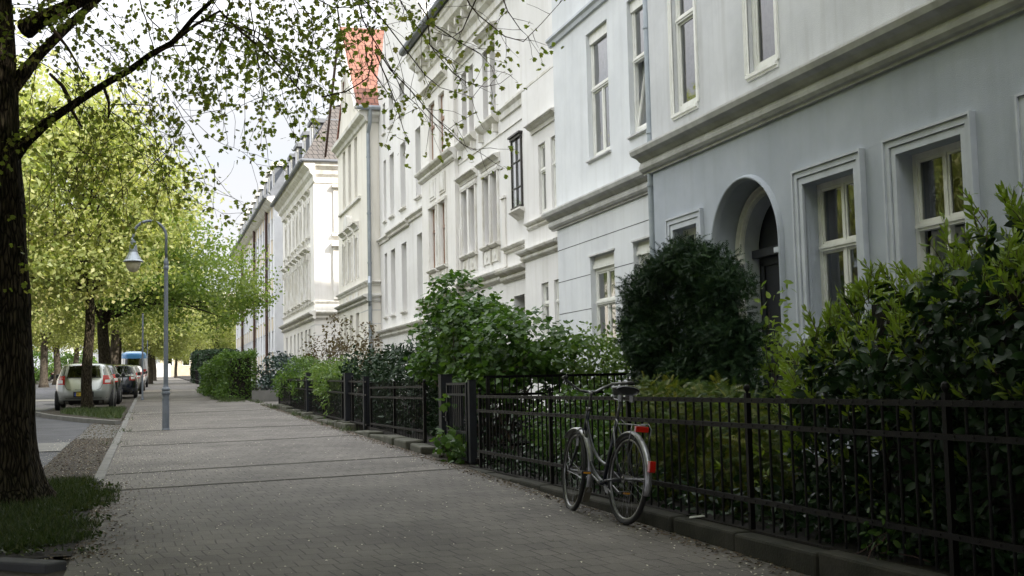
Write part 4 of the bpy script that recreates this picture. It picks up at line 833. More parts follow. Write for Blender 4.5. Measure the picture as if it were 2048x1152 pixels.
def car(label, paint, X, Y, style='hatch', rz=0, roof=None, plate=True, group='cars parked along the kerb'):
    T = TB[style]; n_ = 4.6; z0 = T['z'][0]
    c = thing('parked_van' if style == 'van' else 'parked_car', label, 'van' if style == 'van' else 'car', (X, Y, gz(Y)), rz, group)
    c.rotation_euler = (rad(1.09), 0, rz)
    def par_(z): return [float(np.interp(z, T['z'], T[k])) for k in ('yr', 'yf', 'w')]
    def rear(x, z, o=.006, front=False):
        yr, yf, w_ = par_(z); l = (yf-yr)/2; yc = (yf+yr)/2; q = l*(max(0, 1-abs(x/w_)**n_))**(1/n_); return (x, yc+(q+o if front else -q-o), z)
    def side(s, y, z, o=.006):
        yr, yf, w_ = par_(z); l = (yf-yr)/2; yc = (yf+yr)/2; return (s*(w_*(max(0, 1-abs((y-yc)/l)**n_))**(1/n_)+o), y, z)
    zs = np.concatenate([np.linspace(T['z'][0], T['z'][-1], 30)]); b = MB(); K = 48
    for z in zs:
        yr, yf, w_ = par_(z); l = (yf-yr)/2; yc = (yf+yr)/2
        for k in range(K):
            t = 2*math.pi*k/K; cx, sx = math.cos(t), math.sin(t)
            b.v.append((w_*math.copysign(abs(cx)**(2/n_), cx), yc+l*math.copysign(abs(sx)**(2/n_), sx), z))
    for i in range(len(zs)-1):
        for k in range(K): a = i*K+k; d = i*K+(k+1) % K; b.f.append((a, d, d+K, a+K))
    b.f.append(tuple(range(K))[::-1]); b.f.append(tuple((len(zs)-1)*K+k for k in range(K)))
    body = b.build('body', M[paint], c, smooth=True)
    def patch(name, f, u0, u1, v0, v1, m, parent, nu=8, nv=6, inset=0, taper=0):
        b = MB()
        for j in range(nv+1):
            v = v0+(v1-v0)*j/nv; tt = taper*j/nv
            for i in range(nu+1):
                u = (u0+tt*(.5*(u1-u0)))+((u1-u0)*(1-tt))*i/nu; b.v.append(f(u, v))
        for j in range(nv):
            for i in range(nu): a = j*(nu+1)+i; b.f.append((a, a+1, a+nu+2, a+nu+1))
        return b.build(name, M[m], parent, smooth=True)
    van = style == 'van'; zb, zt_ = (1.25, 1.95) if van else (1.03, 1.37)
    ww = .74 if van else .62
    gl = patch('rear_window', lambda x, z: rear(x, z), -ww, ww, zb, zt_, 'carglass', c, taper=.1)
    patch('rear_window_rubber', lambda x, z: rear(x, z, .003), -ww-.035, ww+.035, zb-.03, zt_+.03, 'black', gl, taper=.1)
    patch('windscreen', lambda x, z: rear(x, z, .006, True), -ww, ww, zb, zt_, 'carglass', c, taper=.1)
    for s in (-1, 1):
        ya_, yb_ = T['yr'][8]+.35, T['yf'][8]-.35
        if van: ya_, yb_ = 2.4, 3.4
        m_ = (ya_+yb_)/2
        if style != 'van': patch('side_window', lambda y, z: side(s, y, z), ya_+.1, m_-.03, zb, zt_-.02, 'carglass', c, taper=.12)
        patch('side_window', lambda y, z: side(s, y, z), m_+.03, yb_, zb, zt_-.02, 'carglass', c, taper=.2)
        lz0, lz1 = (.8, 1.25) if van else ((.80, 1.08) if style != 'sedan' else (.78, .96))
        tl = patch('tail_light', lambda x, z: rear(x, z, .012), s*.56, s*.83, lz0, lz1, 'red', c, 6, 5)
        patch('tail_light_lens', lambda x, z: rear(x, z, .018), s*.62, s*.78, lz0+.05, lz0+.14, 'lenswhite', tl, 4, 3)
        patch('headlight', lambda x, z: rear(x, z, .01, True), s*.5, s*.8, .65, .8, 'lenswhite', c, 5, 4)
        for yw in (.72, T['L']-.78):
            b = MB(); n = 20; r = .375 if not van else .40
            pts = [side(s, yw+r*math.cos(t), max(z0, .31+r*math.sin(t)), .004) for t in np.linspace(0, 2*math.pi, n, endpoint=False)]
            b.add(pts+[side(s, yw, .4, .004)], [(i, (i+1) % n, n) for i in range(n)]); b.build('wheel_arch', M['black'], c)
            wx = s*(.845 if not van else .90)
            w_ = MB().lathe((wx, yw, .31), [(.20, -.12*s-.0), (.29, -.12*s), (.31, -.1*s), (.31, .0), (.29, .025*s), (.20, .025*s)], 20, 'x').build('wheel', M['rubber'], c)
            MB().lathe((wx+.02*s, yw, .31), [(.20, 0), (.19, .012*s), (.05, .015*s)], 14, 'x').build('rim', M['chrome'], w_)
        b = MB(); b.lathe((s*.93, T['L']*.66, zb+.02), [(.01, -.06), (.07, -.05), (.085, 0), (.07, .05), (.01, .06)], 10, 'y'); b.build('wing_mirror', M['black'], c)
    b = MB(); pz = .50 if style == 'hatch' else .84
    if van: pz = .6
    o = MB().box(-.30, .30, -.022, .02, pz-.085, pz+.085).build('plate_recess', M['black'], body, bevel=.01)
    if plate:
        p = MB().box(-.26, .26, -.034, -.022, pz-.055, pz+.055).build('number_plate', M['plate' if plate == 'y' else 'lenswhite'], c)
        MB().box(-.26, -.215, -.037, -.034, pz-.055, pz+.055).build('plate_band', M['plateblue'], p)
        fm_ = bpy.data.curves.new('plate_text', 'FONT'); fm_.body = 'V 1 V0' if plate == 'y' else 'B V 27'; fm_.size = .125; fm_.extrude = .001; fm_.align_x = 'LEFT'; fm_.align_y = 'CENTER'; fm_.materials.append(M['platetext'])
        t_ = bpy.data.objects.new('tmp', fm_); scn.collection.objects.link(t_); bpy.context.view_layer.update(); me_ = bpy.data.meshes.new_from_object(t_); bpy.data.objects.remove(t_); t_ = link('plate_text', me_, None, p, (-.20, -.039, pz)); t_.rotation_euler = (rad(90), 0, 0)
    b = MB()
    def ln(f, pts, r=.008):
        b.tube([f(*p) for p in pts], r, 4)
    if style in ('hatch', 'estate'):
        ln(lambda x, z: rear(x, z, 0), [(-.60, 1.0), (-.56, .82), (-.50, .68), (-.44, .645), (0, .64), (.44, .645), (.50, .68), (.56, .82), (.60, 1.0)])
    ln(lambda x, z: rear(x, z, 0), [(-.85+.17*i, .38+.0*i) for i in range(11)], .009)
    b.build('panel_gap', M['black'], body)
    b = MB(); b.tube([rear(-.07, .86, .012), rear(0, .925, .014), rear(.07, .86, .012), rear(0, .795, .014), rear(-.07, .86, .012)], .011, 5); b.build('badge', M['chrome'], c)
    patch('bumper_skirt', lambda x, z: rear(x, z, .01), -.78, .78, .2, .31, 'black', c)
    patch('brake_light', lambda x, z: rear(x, z, .008), -.12, .12, zt_+.03, zt_+.05, 'red', c)
    if roof:
        b = MB(); zz = np.linspace(1.98, T['z'][-1]+.02, 8); base = 0
        for z in zz:
            yr, yf, w_ = par_(min(z, T['z'][-1])); l = (yf-yr)/2+.012; yc = (yf+yr)/2; w_ += .012
            for k in range(K):
                t = 2*math.pi*k/K; cx, sx = math.cos(t), math.sin(t); b.v.append((w_*math.copysign(abs(cx)**(2/n_), cx), yc+l*math.copysign(abs(sx)**(2/n_), sx), z))
        for i in range(7):
            for k in range(K): a = i*K+k; d = i*K+(k+1) % K; b.f.append((a, d, d+K, a+K))
        b.f.append(tuple(7*K+k for k in range(K))); b.build('high_roof', M[roof], c, smooth=True)
    return c
car('pale silver hatchback with yellow rear plate, nearest parked car behind the slim tree trunk', 'silver', -1.97, 38.9, 'hatch', plate='y')
def cx(px, Y, hw=.87): return onY(px, 780, Y)[0]-hw
car('anthracite car mostly hidden behind the pale silver hatchback', 'darkgrey', cx(241, 45.5), 44.6, 'hatch', plate=None)
car('black-blue saloon with clear-glass tail lights, third in the parked row', 'navy', cx(274, 53.5), 53.0, 'sedan', plate='w')
car('champagne-roofed estate car with red tail light beyond the black-blue saloon', 'champ', cx(284, 62), 61.5, 'estate', plate=None)
car('white car parked just before the blue-roofed van', 'whitecar', cx(290, 71), 70.5, 'hatch', plate=None)
car('pale van with blue raised roof at the far end of the parked row', 'whitecar', cx(296, 85, .93), 84, 'van', roof='bluecar', plate=None)
for px, lab, pnt, a in ((86, 'small dark car across the road beside the big trunk', 'darkgrey', 60), (110, 'small dark blue-grey car across the road, right of the dark one', 'navy', 100)):
    q = onY(px, 750, 150); car(lab, pnt, q[0], 150, 'hatch', rad(a), plate=None, group='cars parked across the road')
# ------------------------------------------------------------------ bicycle
bk = thing('bicycle', 'dark blue step-through bicycle with rear rack leaning against the iron fence', 'bicycle', (3.475, 8.46, gz(8.46)+.002))
bk.rotation_euler = (rad(5.5), 0, rad(94.5)); bk.rotation_mode = 'XYZ'
# local axes: x forward, y left, z up; a positive turn about x leans it to the right
bk.matrix_world = Matrix.Translation((3.475, 8.46, gz(8.46))) @ Matrix.Rotation(rad(92.6), 4, 'Z') @ Matrix.Rotation(rad(6), 4, 'X')
RW = .345; WB = 1.07
def wheel(par_, x, name_='wheel', steer=0):
    w_ = MB(); n = 48; v = []
    def torus(b, R, r, nr=8, sx=1.0):
        base = len(b.v)
        for i in range(n):
            t = 2*math.pi*i/n
            for j in range(nr):
                q = 2*math.pi*j/nr; rr = R+r*math.cos(q); b.v.append((rr*math.cos(t), r*sx*math.sin(q), rr*math.sin(t)))
        for i in range(n):
            for j in range(nr):
                a = base+i*nr+j; a2 = base+i*nr+(j+1) % nr; c_ = base+((i+1) % n)*nr+j; c2 = base+((i+1) % n)*nr+(j+1) % nr; b.f.append((a, a2, c2, c_))
    hub = MB(); hub.lathe((0, 0, 0), [(.008, -.06), (.008, -.045), (.028, -.042), (.028, -.035), (.015, -.03), (.015, .03), (.028, .035), (.028, .042), (.008, .045), (.008, .06)], 12, 'y')
    h = hub.build('wheel', M['chrome'], par_, loc=(x, 0, RW)); h.rotation_euler = (0, 0, steer)
    b = MB(); torus(b, RW-.019, .0195); b.build('tyre', M['rubber'], h, smooth=True)
    b = MB(); torus(b, RW-.043, .0115, 6, 1.0); b.build('rim', M['chrome'], h, smooth=True)
    b = MB(); ns = 32
    for i in range(ns):
        t = 2*math.pi*i/ns; s = 1 if i % 2 else -1; t2 = t+(.9 if (i//2) % 2 else -.9)
        b.tube([(.026*math.cos(t2), s*.036, .026*math.sin(t2)), ((RW-.05)*math.cos(t), 0, (RW-.05)*math.sin(t))], .001, 4, False)
    b.build('spokes', M['chrome'], h)
    return h
def T_(name, pts, r, m, par_=bk, n=8, smooth=True): return MB().tube(pts, r, n).build(name, M[m], par_, smooth=smooth)
wheel(bk, 0)
fk = MB(); ft = (.845, 0, .875); fb = (.90, 0, .66)
rwheel = None
frm = MB()
frm.tube([fb, ft], .018, 10)
def bez(p0, p1, p2, p3, n=12):
    o = []
    for i in range(n+1):
        t = i/n; o.append(tuple((1-t)**3*np.array(p0)+3*(1-t)**2*t*np.array(p1)+3*(1-t)*t*t*np.array(p2)+t**3*np.array(p3)))
    return o
frm.tube(bez((.885, 0, .70), (.78, 0, .45), (.66, 0, .34), (.44, 0, .29)), .0155, 10)
frm.tube(bez((.865, 0, .79), (.74, 0, .55), (.60, 0, .45), (.375, 0, .43)), .0135, 10)
frm.tube([(.44, 0, .29), (.265, 0, .80)], .0155, 10)
for s in (-1, 1):
    frm.tube([(.43, s*.02, .29), (.30, s*.05, .315), (0, s*.058, RW)], .009, 8); frm.tube([(.28, s*.018, .74), (.14, s*.052, .54), (0, s*.058, RW)], .0075, 8)
frm.lathe((.44, 0, .29), [(.024, -.035), (.024, .035)], 12, 'y')
frm.build('frame', M['bikepaint'], bk, smooth=True)
st = Matrix.Rotation(rad(-6), 4, 'Z')
fr_ = bpy.data.objects.new('fork', None)
f_ = MB(); f_.tube([(.905, 0, .64), (.912, 0, .60)], .02, 8)
for s in (-1, 1): f_.tube([(.912, s*.045, .62), (.955, s*.048, .50), (1.03, s*.05, .39), (WB, s*.052, RW)], [.012, .011, .009, .007], 8)
f_.tube([(.912, -.045, .62), (.912, .045, .62)], .011, 8); f_.build('fork', M['bikepaint'], bk, smooth=True)
wheel(bk, WB, steer=rad(-8))
s_ = MB(); s_.tube([(.845, 0, .87), (.822, 0, .99), (.80, 0, 1.0), (.87, 0, 1.02)], [.011, .011, .013, .013], 8); s_.lathe((.848, 0, .86), [(.022, 0), (.022, .03)], 10); stem = s_.build('stem', M['chrome'], bk, smooth=True)
hb = MB(); hp = []
half = [(.875, 0, 1.02), (.89, .07, 1.025), (.90, .15, 1.07), (.87, .22, 1.105), (.79, .27, 1.115), (.66, .30, 1.115)]
hp = [(x, -y, z) for x, y, z in half[::-1]][:-1]+half
hbo = hb.tube(hp, .011, 8).build('handlebar', M['chrome'], bk, smooth=True)
for s in (-1, 1):
    T_('grip', [(.79, s*.272, 1.115), (.65, s*.302, 1.115)], [.016, .018], 'black', hbo)
    T_('brake_lever', [(.86, s*.225, 1.10), (.84, s*.25, 1.075), (.72, s*.295, 1.065)], .006, 'chrome', hbo, 6)
T_('brake_cable', bez((.86, .22, 1.09), (1.0, .15, 1.05), (1.0, .03, .85), (.93, .0, .68)), .003, 'black', bk, 5)
sad = MB(); prof = [(-.13, .10, .0), (-.10, .12, .012), (-.03, .105, .012), (.03, .06, .006), (.09, .03, .002), (.14, .02, -.006)]
for x, w_, z in prof:
    for k in range(12):
        t = 2*math.pi*k/12; sad.v.append((.225+x, w_*math.cos(t), 1.03+z+(.026*math.sin(t) if math.sin(t) > 0 else .045*math.sin(t))))
for i in range(len(prof)-1):
    for k in range(12): a = i*12+k; d = i*12+(k+1) % 12; sad.f.append((a, d, d+12, a+12))
sad.f.append(tuple(range(12))); sad.f.append(tuple(60+k for k in range(12)))
so_ = sad.build('saddle', M['black'], bk, smooth=True); sb = so_.modifiers.new('s', 'SUBSURF'); sb.render_levels = 2; sb.levels = 1
b = MB()
for s in (-1, 1): b.tube([(.12, s*.045, .985), (.12, s*.05, .965), (.15, s*.045, .95), (.30, s*.02, .96), (.35, s*.01, 1.0)], .004, 6)
for s in (-1, 1): b.lathe((.125, s*.05, .94), [(.02, 0), (.02, .05)], 8)
b.build('saddle_springs', M['chrome'], so_)
T_('seat_post', [(.268, 0, .79), (.225, 0, .97)], .0125, 'chrome', bk, 10)
def guard(name, cx_, a0, a1, R, m, par_=bk, wd=.028):
    b = MB(); n = 26
    for i in range(n+1):
        t = rad(a0+(a1-a0)*i/n)
        for (dy, dr) in ((-wd, -.012), (-wd*.6, .0), (0, .005), (wd*.6, 0), (wd, -.012)): b.v.append((cx_+(R+dr)*math.cos(t), dy, RW+(R+dr)*math.sin(t)))
    for i in range(n):
        for j in range(4): a = i*5+j; b.f.append((a, a+1, a+6, a+5))
    o = b.build(name, M[m], par_, smooth=True); m_ = o.modifiers.new('s', 'SOLIDIFY'); m_.thickness = .002; return o
rg = guard('rear_mudguard', 0, 40, 196, RW+.022, 'guard')
fg = guard('front_mudguard', WB, 48, 205, RW+.022, 'guard')
b = MB(); t0, t1 = rad(205), rad(222); Rg = RW+.022
b.add([(WB+Rg*math.cos(t), y, RW+Rg*math.sin(t)) for t in (rad(198), rad(220)) for y in (-.03, .03)]+[(WB+(Rg+.004)*math.cos(t), y, RW+(Rg+.004)*math.sin(t)) for t in (rad(198), rad(220)) for y in (-.03, .03)], [(0, 1, 3, 2), (4, 6, 7, 5), (0, 2, 6, 4), (1, 5, 7, 3), (2, 3, 7, 6), (0, 4, 5, 1)]); b.build('mudflap', M['mudflap'], fg)
b = MB()
for s in (-1, 1):
    b.tube([(0, s*.06, RW), (Rg*math.cos(rad(176)), s*.02, RW+Rg*math.sin(rad(176)))], .0025, 5); b.tube([(0, s*.06, RW), (Rg*math.cos(rad(110)), s*.02, RW+Rg*math.sin(rad(110)))], .0025, 5)
    b.tube([(WB, s*.056, RW), (WB+Rg*math.cos(rad(190)), s*.02, RW+Rg*math.sin(rad(190)))], .0025, 5)
b.build('mudguard_stays', M['chrome'], bk)
rk = MB(); zr = .765
loop = [(.17, -.035, zr), (-.12, -.055, zr), (-.165, -.045, zr-.005), (-.17, 0, zr-.005), (-.165, .045, zr-.005), (-.12, .055, zr), (.17, .035, zr)]
rk.tube(loop, .005, 6); rk.tube([(.17, 0, zr), (-.165, 0, zr)], .004, 6)
for x_ in (.1, .0, -.09): rk.tube([(x_, -.05, zr), (x_, .05, zr)], .004, 6)
rk.tube([(.17, .035, zr), (.235, .02, .80)], .005, 6); rk.tube([(.17, -.035, zr), (.235, -.02, .80)], .005, 6)
for s in (-1, 1): rk.tube([(-.13, s*.055, zr), (-.14, s*.065, zr-.05), (0, s*.065, RW)], .005, 6)
rk.tube([(-.05, -.06, zr+.005), (-.15, -.075, zr+.01), (-.19, -.08, zr-.03), (-.12, -.075, .50)], .0045, 6)
rko = rk.build('rear_rack', M['chrome'], bk, smooth=True)
MB().box(-.198, -.172, -.055, .055, zr-.055, zr-.01).build('reflector', M['red'], rko, bevel=.004)
MB().box(-.412, -.372, -.026, .026, .42, .505).build('tail_light', M['red'], bk, bevel=.006)
b = MB(); b.prism([(.56, .29), (.54, .36), (.46, .395), (.36, .385), (.02, .365), (.02, .33), (.36, .33), (.50, .25), (.55, .26)], 'y', -.052, -.042); b.build('chain_guard', M['bikepaint'], bk)
b = MB(); b.lathe((.44, 0, .29), [(.085, -.040), (.085, -.036)], 20, 'y'); b.tube([(.44, .045, .29), (.585, .062, .355)], .008, 8); b.tube([(.44, -.055, .29), (.295, -.07, .225)], .008, 8); b.tube([(.44, -.06, .29), (.44, .05, .29)], .01, 8); ck = b.build('crank', M['chrome'], bk)
for x_, y_, z_ in ((.585, .11, .355), (.295, -.115, .225)):
    p = MB().box(x_-.045, x_+.045, y_-.045, y_+.045, z_-.012, z_+.012).build('pedal', M['black'], ck, bevel=.003)
    MB().box(x_-.0475, x_-.0455, y_-.03, y_+.03, z_-.007, z_+.007).box(x_+.0455, x_+.0475, y_-.03, y_+.03, z_-.007, z_+.007).build('pedal_reflector', M['amber'], p)
T_('kickstand', [(.36, .03, .28), (.20, .05, .235), (.14, .07, .22)], .006, 'chrome')
b = MB(); b.lathe((.935, 0, .68), [(.01, .03), (.035, .04), (.04, .06), (.038, .065)], 14, 'x'); b.build('headlamp', M['chrome'], bk)
b = MB(); b.lathe((.90, .055, .60), [(.012, -.04), (.014, .02), (.02, .05)], 8); b.build('dynamo', M['chrome'], bk)
# ------------------------------------------------------------------ foliage tools
rg_ = np.random.default_rng(11)
TPL = {}
TPL['simple'] = (np.array([[0, 0, 0], [.5, .34, .10], [1, 0, -.05], [.5, -.34, .10]]), np.array([[0, 1, 2], [0, 2, 3]]))
TPL['lance'] = (np.array([[0, 0, 0], [.33, .13, .03], [.33, 0, 0], [.33, -.13, .03], [.70, .115, .0], [.70, 0, -.03], [.70, -.115, .0], [1, 0, -.12]]),
                np.array([[0, 2, 1], [0, 3, 2], [1, 2, 5], [1, 5, 4], [2, 3, 6], [2, 6, 5], [4, 5, 7], [5, 6, 7]]))
TPL['laurel'] = (TPL['lance'][0]*np.array([1, 1.55, 1.2]), TPL['lance'][1])
TPL['ovate'] = (np.array([[0, 0, 0], [.28, .25, .04], [.68, .22, .0], [1, 0, -.10], [.68, -.22, .0], [.28, -.25, .04], [.45, 0, -.02]]),
                np.array([[0, 6, 1], [1, 6, 2], [2, 6, 3], [3, 6, 4], [4, 6, 5], [5, 6, 0]]))
_mo = [(0, 0), (.05, .28), (.30, .50), (.38, .30), (.72, .42), (.74, .20), (1, 0), (.74, -.20), (.72, -.42), (.38, -.30), (.30, -.50), (.05, -.28)]
TPL['maple'] = (np.array([(x, y, .12*abs(y)-.1*x*x) for x, y in _mo]+[(.35, 0, -.02)]), np.array([[12, (i+1) % 12, i] for i in range(12)][::-1]))
def _spray(n, ang, w_, ln, droop):
    v = [[0, 0, 0]]; f = []
    for i in range(n):
        t = (i+.5)/n; x = t*.85; z = -droop*t*t
        for s in (-1, 1):
            b = len(v); l = ln*(1-.55*t); v += [[x, 0, z], [x+w_, 0, z], [x+l*math.cos(ang), s*l*math.sin(ang), z-.05*l]]; f.append([b, b+1, b+2] if s > 0 else [b+1, b, b+2])
    b = len(v); v += [[.8, -.02, -droop*.7], [.8, .02, -droop*.7], [1, 0, -droop]]; f.append([b, b+1, b+2]); b = len(v); v += [[0, -.012, 0], [0, .012, 0], [.85, 0, -droop*.72]]; f.append([b, b+1, b+2])
    return np.array(v), np.array(f)
TPL['yew'] = _spray(8, rad(52), .07, .34, .18)
TPL['thuja'] = _spray(5, rad(38), .11, .42, .10)
TPL['blade'] = (np.array([[0, .04, 0], [0, -.04, 0], [.5, .03, .06], [.5, -.03, .06], [1, 0, -.05]]), np.array([[0, 1, 3], [0, 3, 2], [2, 3, 4]]))
def unit(a): return a/(np.linalg.norm(a, axis=1, keepdims=True)+1e-9)
def leaves(P, size, tpl, up=.6, droop=.3, out=None, D=None, spread=1., colour=None):
    N_ = len(P); T, F = TPL[tpl]; T = T.astype(float)
    n = unit(unit(rg_.normal(size=(N_, 3)))+np.array([0, 0, up])+(0 if out is None else out*.5))
    d = (rg_.normal(size=(N_, 3)) if D is None else D+rg_.normal(size=(N_, 3))*spread*.5)+np.array([0, 0, -droop]); 
    if out is not None: d = d+out*.8
    d = d-n*np.sum(n*d, 1, keepdims=True); d = unit(d); c = np.cross(n, d)
    s = size*rg_.uniform(.65, 1.2, N_)[:, None, None] if np.isscalar(size) else np.asarray(size)[:, None, None]
    V = P[:, None, :]+s*(T[None, :, 0:1]*d[:, None, :]+T[None, :, 1:2]*c[:, None, :]+T[None, :, 2:3]*n[:, None, :])
    k = len(T); Fx = (F[None]+(np.arange(N_)*k)[:, None, None]).reshape(-1, 3)
    cv = np.clip(rg_.normal(.5, .22, N_), 0, 1) if colour is None else np.clip(colour, 0, 1)
    return V.reshape(-1, 3), Fx, np.repeat(cv, k)
def merge(parts):
    V, F, C, b = [], [], [], 0
    for v, f, c in parts: V.append(v); F.append(f+b); C.append(c); b += len(v)
    return np.concatenate(V), np.concatenate(F), np.concatenate(C)
def put(name, parts, m, parent=None, loc=(0, 0, 0)):
    V, F, C = merge(parts); V = V-np.array(loc); return link(name, fast_mesh(name, V, F, m, C), None, parent, loc)
def inell(n, e, shell=0., low=-1.):
    cx_, cy2, cz, rx, ry, rz = e; o = np.zeros((0, 3))
    while len(o) < n:
        u = unit(rg_.normal(size=(n*2, 3))); r = (shell**3+(1-shell**3)*rg_.random(n*2))**(1/3); q = u*r[:, None]; q = q[q[:, 2] > low]; o = np.concatenate([o, q])
    return o[:n]*np.array([rx, ry, rz])+np.array([cx_, cy2, cz])
def lumpy(P, sc, thr, seed=0.):
    x, y, z = P.T; q = np.sin(x*sc+seed)+np.sin(y*sc*1.13+1.7*seed)+np.sin(z*sc*1.21+.6*seed)+.7*np.sin((x+y)*sc*1.9+z*sc)+.5*np.sin((y-z)*sc*2.7); return P[q > thr]
LM = {
 'tree1': leafmat('fresh_leaf_green', (.17, .23, .05), (.25, .30, .08), (.32, .28, .12), .68),
 'spring': leafmat('spring_yellow_green_leaf', (.19, .24, .08), (.36, .39, .15), (.52, .50, .25), .52),
 'midtree': leafmat('mid_green_leaf', (.09, .15, .03), (.16, .23, .05), (.27, .31, .10), .52),
 'laurel': leafmat('dark_laurel_leaf', (.012, .031, .011), (.018, .046, .015), (.036, .076, .022), .12, .36, .35),
 'shoot': leafmat('bright_laurel_shoot', (.12, .19, .025), (.18, .26, .035), (.24, .32, .05), .4),
 'gold': leafmat('golden_yew_leaf', (.03, .065, .016), (.085, .135, .024), (.26, .24, .04), .3),
 'thuja': leafmat('dark_thuja_leaf', (.007, .020, .010), (.017, .042, .017), (.055, .10, .034), .1, .6, .2),
 'maple': leafmat('maple_shrub_leaf', (.035, .085, .020), (.065, .13, .028), (.11, .18, .04), .35),
 'shrub': leafmat('light_shrub_leaf', (.06, .12, .03), (.12, .19, .05), (.2, .27, .09), .4),
 'rhodo': leafmat('rhododendron_leaf', (.009, .024, .010), (.015, .036, .014), (.035, .065, .022), .08, .5, .25),
 'brown': leafmat('bronze_leaf', (.07, .05, .03), (.11, .08, .045), (.12, .12, .05), .35),
 'bluegreen': leafmat('blue_green_leaf', (.012, .03, .025), (.025, .05, .04), (.06, .10, .08), .1, .35, .5),
 'hedge': leafmat('hornbeam_leaf', (.035, .08, .015), (.075, .14, .025), (.14, .22, .045), .35),
 'hedged': leafmat('dark_box_leaf', (.010, .03, .010), (.018, .048, .015), (.03, .07, .02), .1),
 'grass': leafmat('grass_blade', (.020, .040, .010), (.042, .072, .017), (.10, .11, .04), .25),
}
def V3(*a): return np.array(a, float)
def sag(p0, p1, lift=.25, n=8, jit=.06):
    p0, p1 = np.array(p0, float), np.array(p1, float); L_ = np.linalg.norm(p1-p0); o = []; ph = rg_.uniform(0, 6, 3)
    for i in range(n+1):
        t = i/n; q = p0+(p1-p0)*t; q = q+V3(0, 0, lift*L_*math.sin(math.pi*t)*(.9-.3*t)); q = q+jit*L_*.5*np.sin(ph+t*5)*math.sin(math.pi*t); o.append(q)
    return o
# ------------------------------------------------------------------ street trees
def make_tree(h_fork, r, ells, n_cl, per, clr, lsize, m, seed, lean=(0, 0), barkm='bark', tpl='simple', nbr=46):
    global rg_; rg_ = np.random.default_rng(seed)
    b = MB(); tp = [(lean[0]*t**2+.05*math.sin(t*6+seed), lean[1]*t**2+.04*math.sin(t*5), -.15+(h_fork+.15)*t) for t in np.linspace(0, 1, 9)]
    b.tube(tp, [r*1.55, r*1.12, r*1.02, r, r*.97, r*.94, r*.9, r*.86, r*.8], 12)
    C_ = []
    tot = sum(e[3]*e[4]*e[5] for e in ells)
    for e in ells: C_.append(inell(max(3, int(n_cl*e[3]*e[4]*e[5]/tot)), e, .45, -.85))
    C_ = np.concatenate(C_); top = np.array(tp[-1]); mid = C_.mean(0)
    trunk2 = [top, top*.4+mid*.6+V3(.2, -.1, 0), mid+V3(0, 0, max(e[5] for e in ells)*.6)]; b.tube(trunk2, [r*.8, r*.5, r*.15], 8)
    for c in C_[rg_.choice(len(C_), min(nbr, len(C_)), False)]:
        t = rg_.uniform(0, .7); s = np.array(trunk2[0])*(1-t)+np.array(trunk2[2])*t if t > .15 else top; r_ = r*(.38-.3*t)
        if s[2] > c[2]+1: s = top
        pl_ = sag(s, c, .12, 7); b.tube(pl_, list(np.linspace(max(.02, r_), .008, len(pl_))), 5, False)
        for _ in range(2):
            j = rg_.integers(3, 7); e_ = np.array(pl_[j])+rg_.normal(size=3)*V3(.7, .7, .4); b.tube(sag(pl_[j], e_, .1, 4), [.015, .012, .009, .006, .004], 4, False)
    k = rg_.uniform(.55, 1.35, len(C_)); parts = []
    P = np.repeat(C_, per, 0)+rg_.normal(size=(len(C_)*per, 3))*np.array([1, 1, .55])*(clr*np.repeat(k, per))[:, None]
    drop = rg_.uniform(0, 1, len(P)) < .97; P = P[drop]; base = np.repeat(rg_.normal(.5, .17, len(C_)), per)[drop]
    parts.append(leaves(P, lsize, tpl, .5, .5, colour=base+rg_.normal(0, .16, len(P))))
    V, F, C2 = merge(parts)
    return b.mesh('trunk', M[barkm], True), fast_mesh('crown', V, F, m, C2)
def place_tree(meshes, X, Y, rz=0, sc=1., label='', group='street trees in rows along the road', name='street_tree', cat='tree', z=None):
    t = thing(name, label, cat, (X, Y, gz(Y) if z is None else z), rz, group); t.scale = (sc,)*3
    link('trunk', meshes[0], None, t); link('crown', meshes[1], None, t); return t
tA = make_tree(3.6, .155, [(-.3, .3, 6.3, 3.3, 3.4, 2.9), (-.6, 0, 8.7, 2.2, 2.4, 1.9), (-1.6, -.5, 4.2, 2.6, 2.5, 1.4)], 330, 105, .50, .16, LM['spring'], 3)
tB = make_tree(3.2, .26, [(2.6, 0, 5.3, 4.3, 4.2, 2.5), (.4, .5, 6.3, 3.6, 4, 3.0), (4.0, -1.5, 4.0, 2.6, 3, 1.2)], 300, 100, .52, .165, LM['midtree'], 5)
tC = make_tree(3.3, .25, [(0, 0, 6.4, 4.4, 4.4, 3.2), (0, 0, 4.0, 3.6, 3.6, 1.2)], 300, 105, .58, .19, LM['spring'], 9, barkm='bark2')
place_tree(tA, -1.80, 38.0, 0, 1, 'slim street tree standing in front of the pale silver hatchback')
def xy(px, Y): return onY(px, 730, Y)[0]
place_tree(tB, xy(207, 54.2), 54.2, 0, 1.04, 'thick-trunked street tree with wide mid-green crown, second beyond the silver hatchback')
place_tree(tC, xy(228, 67), 67, 1, 1.05, 'street tree behind the thick-trunked one, third trunk in the near row')
place_tree(tA, xy(238, 79), 79, 2, 1.1, 'street tree behind the black-blue saloon, fourth trunk in the near row')
place_tree(tC, xy(300, 104), 104, 3, .85, 'distant street tree just beyond the blue-roofed van')
place_tree(tC, xy(308, 132), 132, 4, .9, 'most distant street tree of the near row, by the far end of the pavement')
place_tree(tC, -7.7, 96, 2.2, 1.15, 'pale-barked tree across the road, right beside the big near trunk')
place_tree(tC, -8.0, 113, 4.2, 1.2, 'pale-barked forked tree across the road above the dark parked cars')
place_tree(tC, -7.9, 140, .7, 1.2, 'farthest pale-barked tree across the road')
place_tree(tC, -8.2, 37, 1.4, 1.1, 'street tree across the road outside the frame, mirrored in the windows')
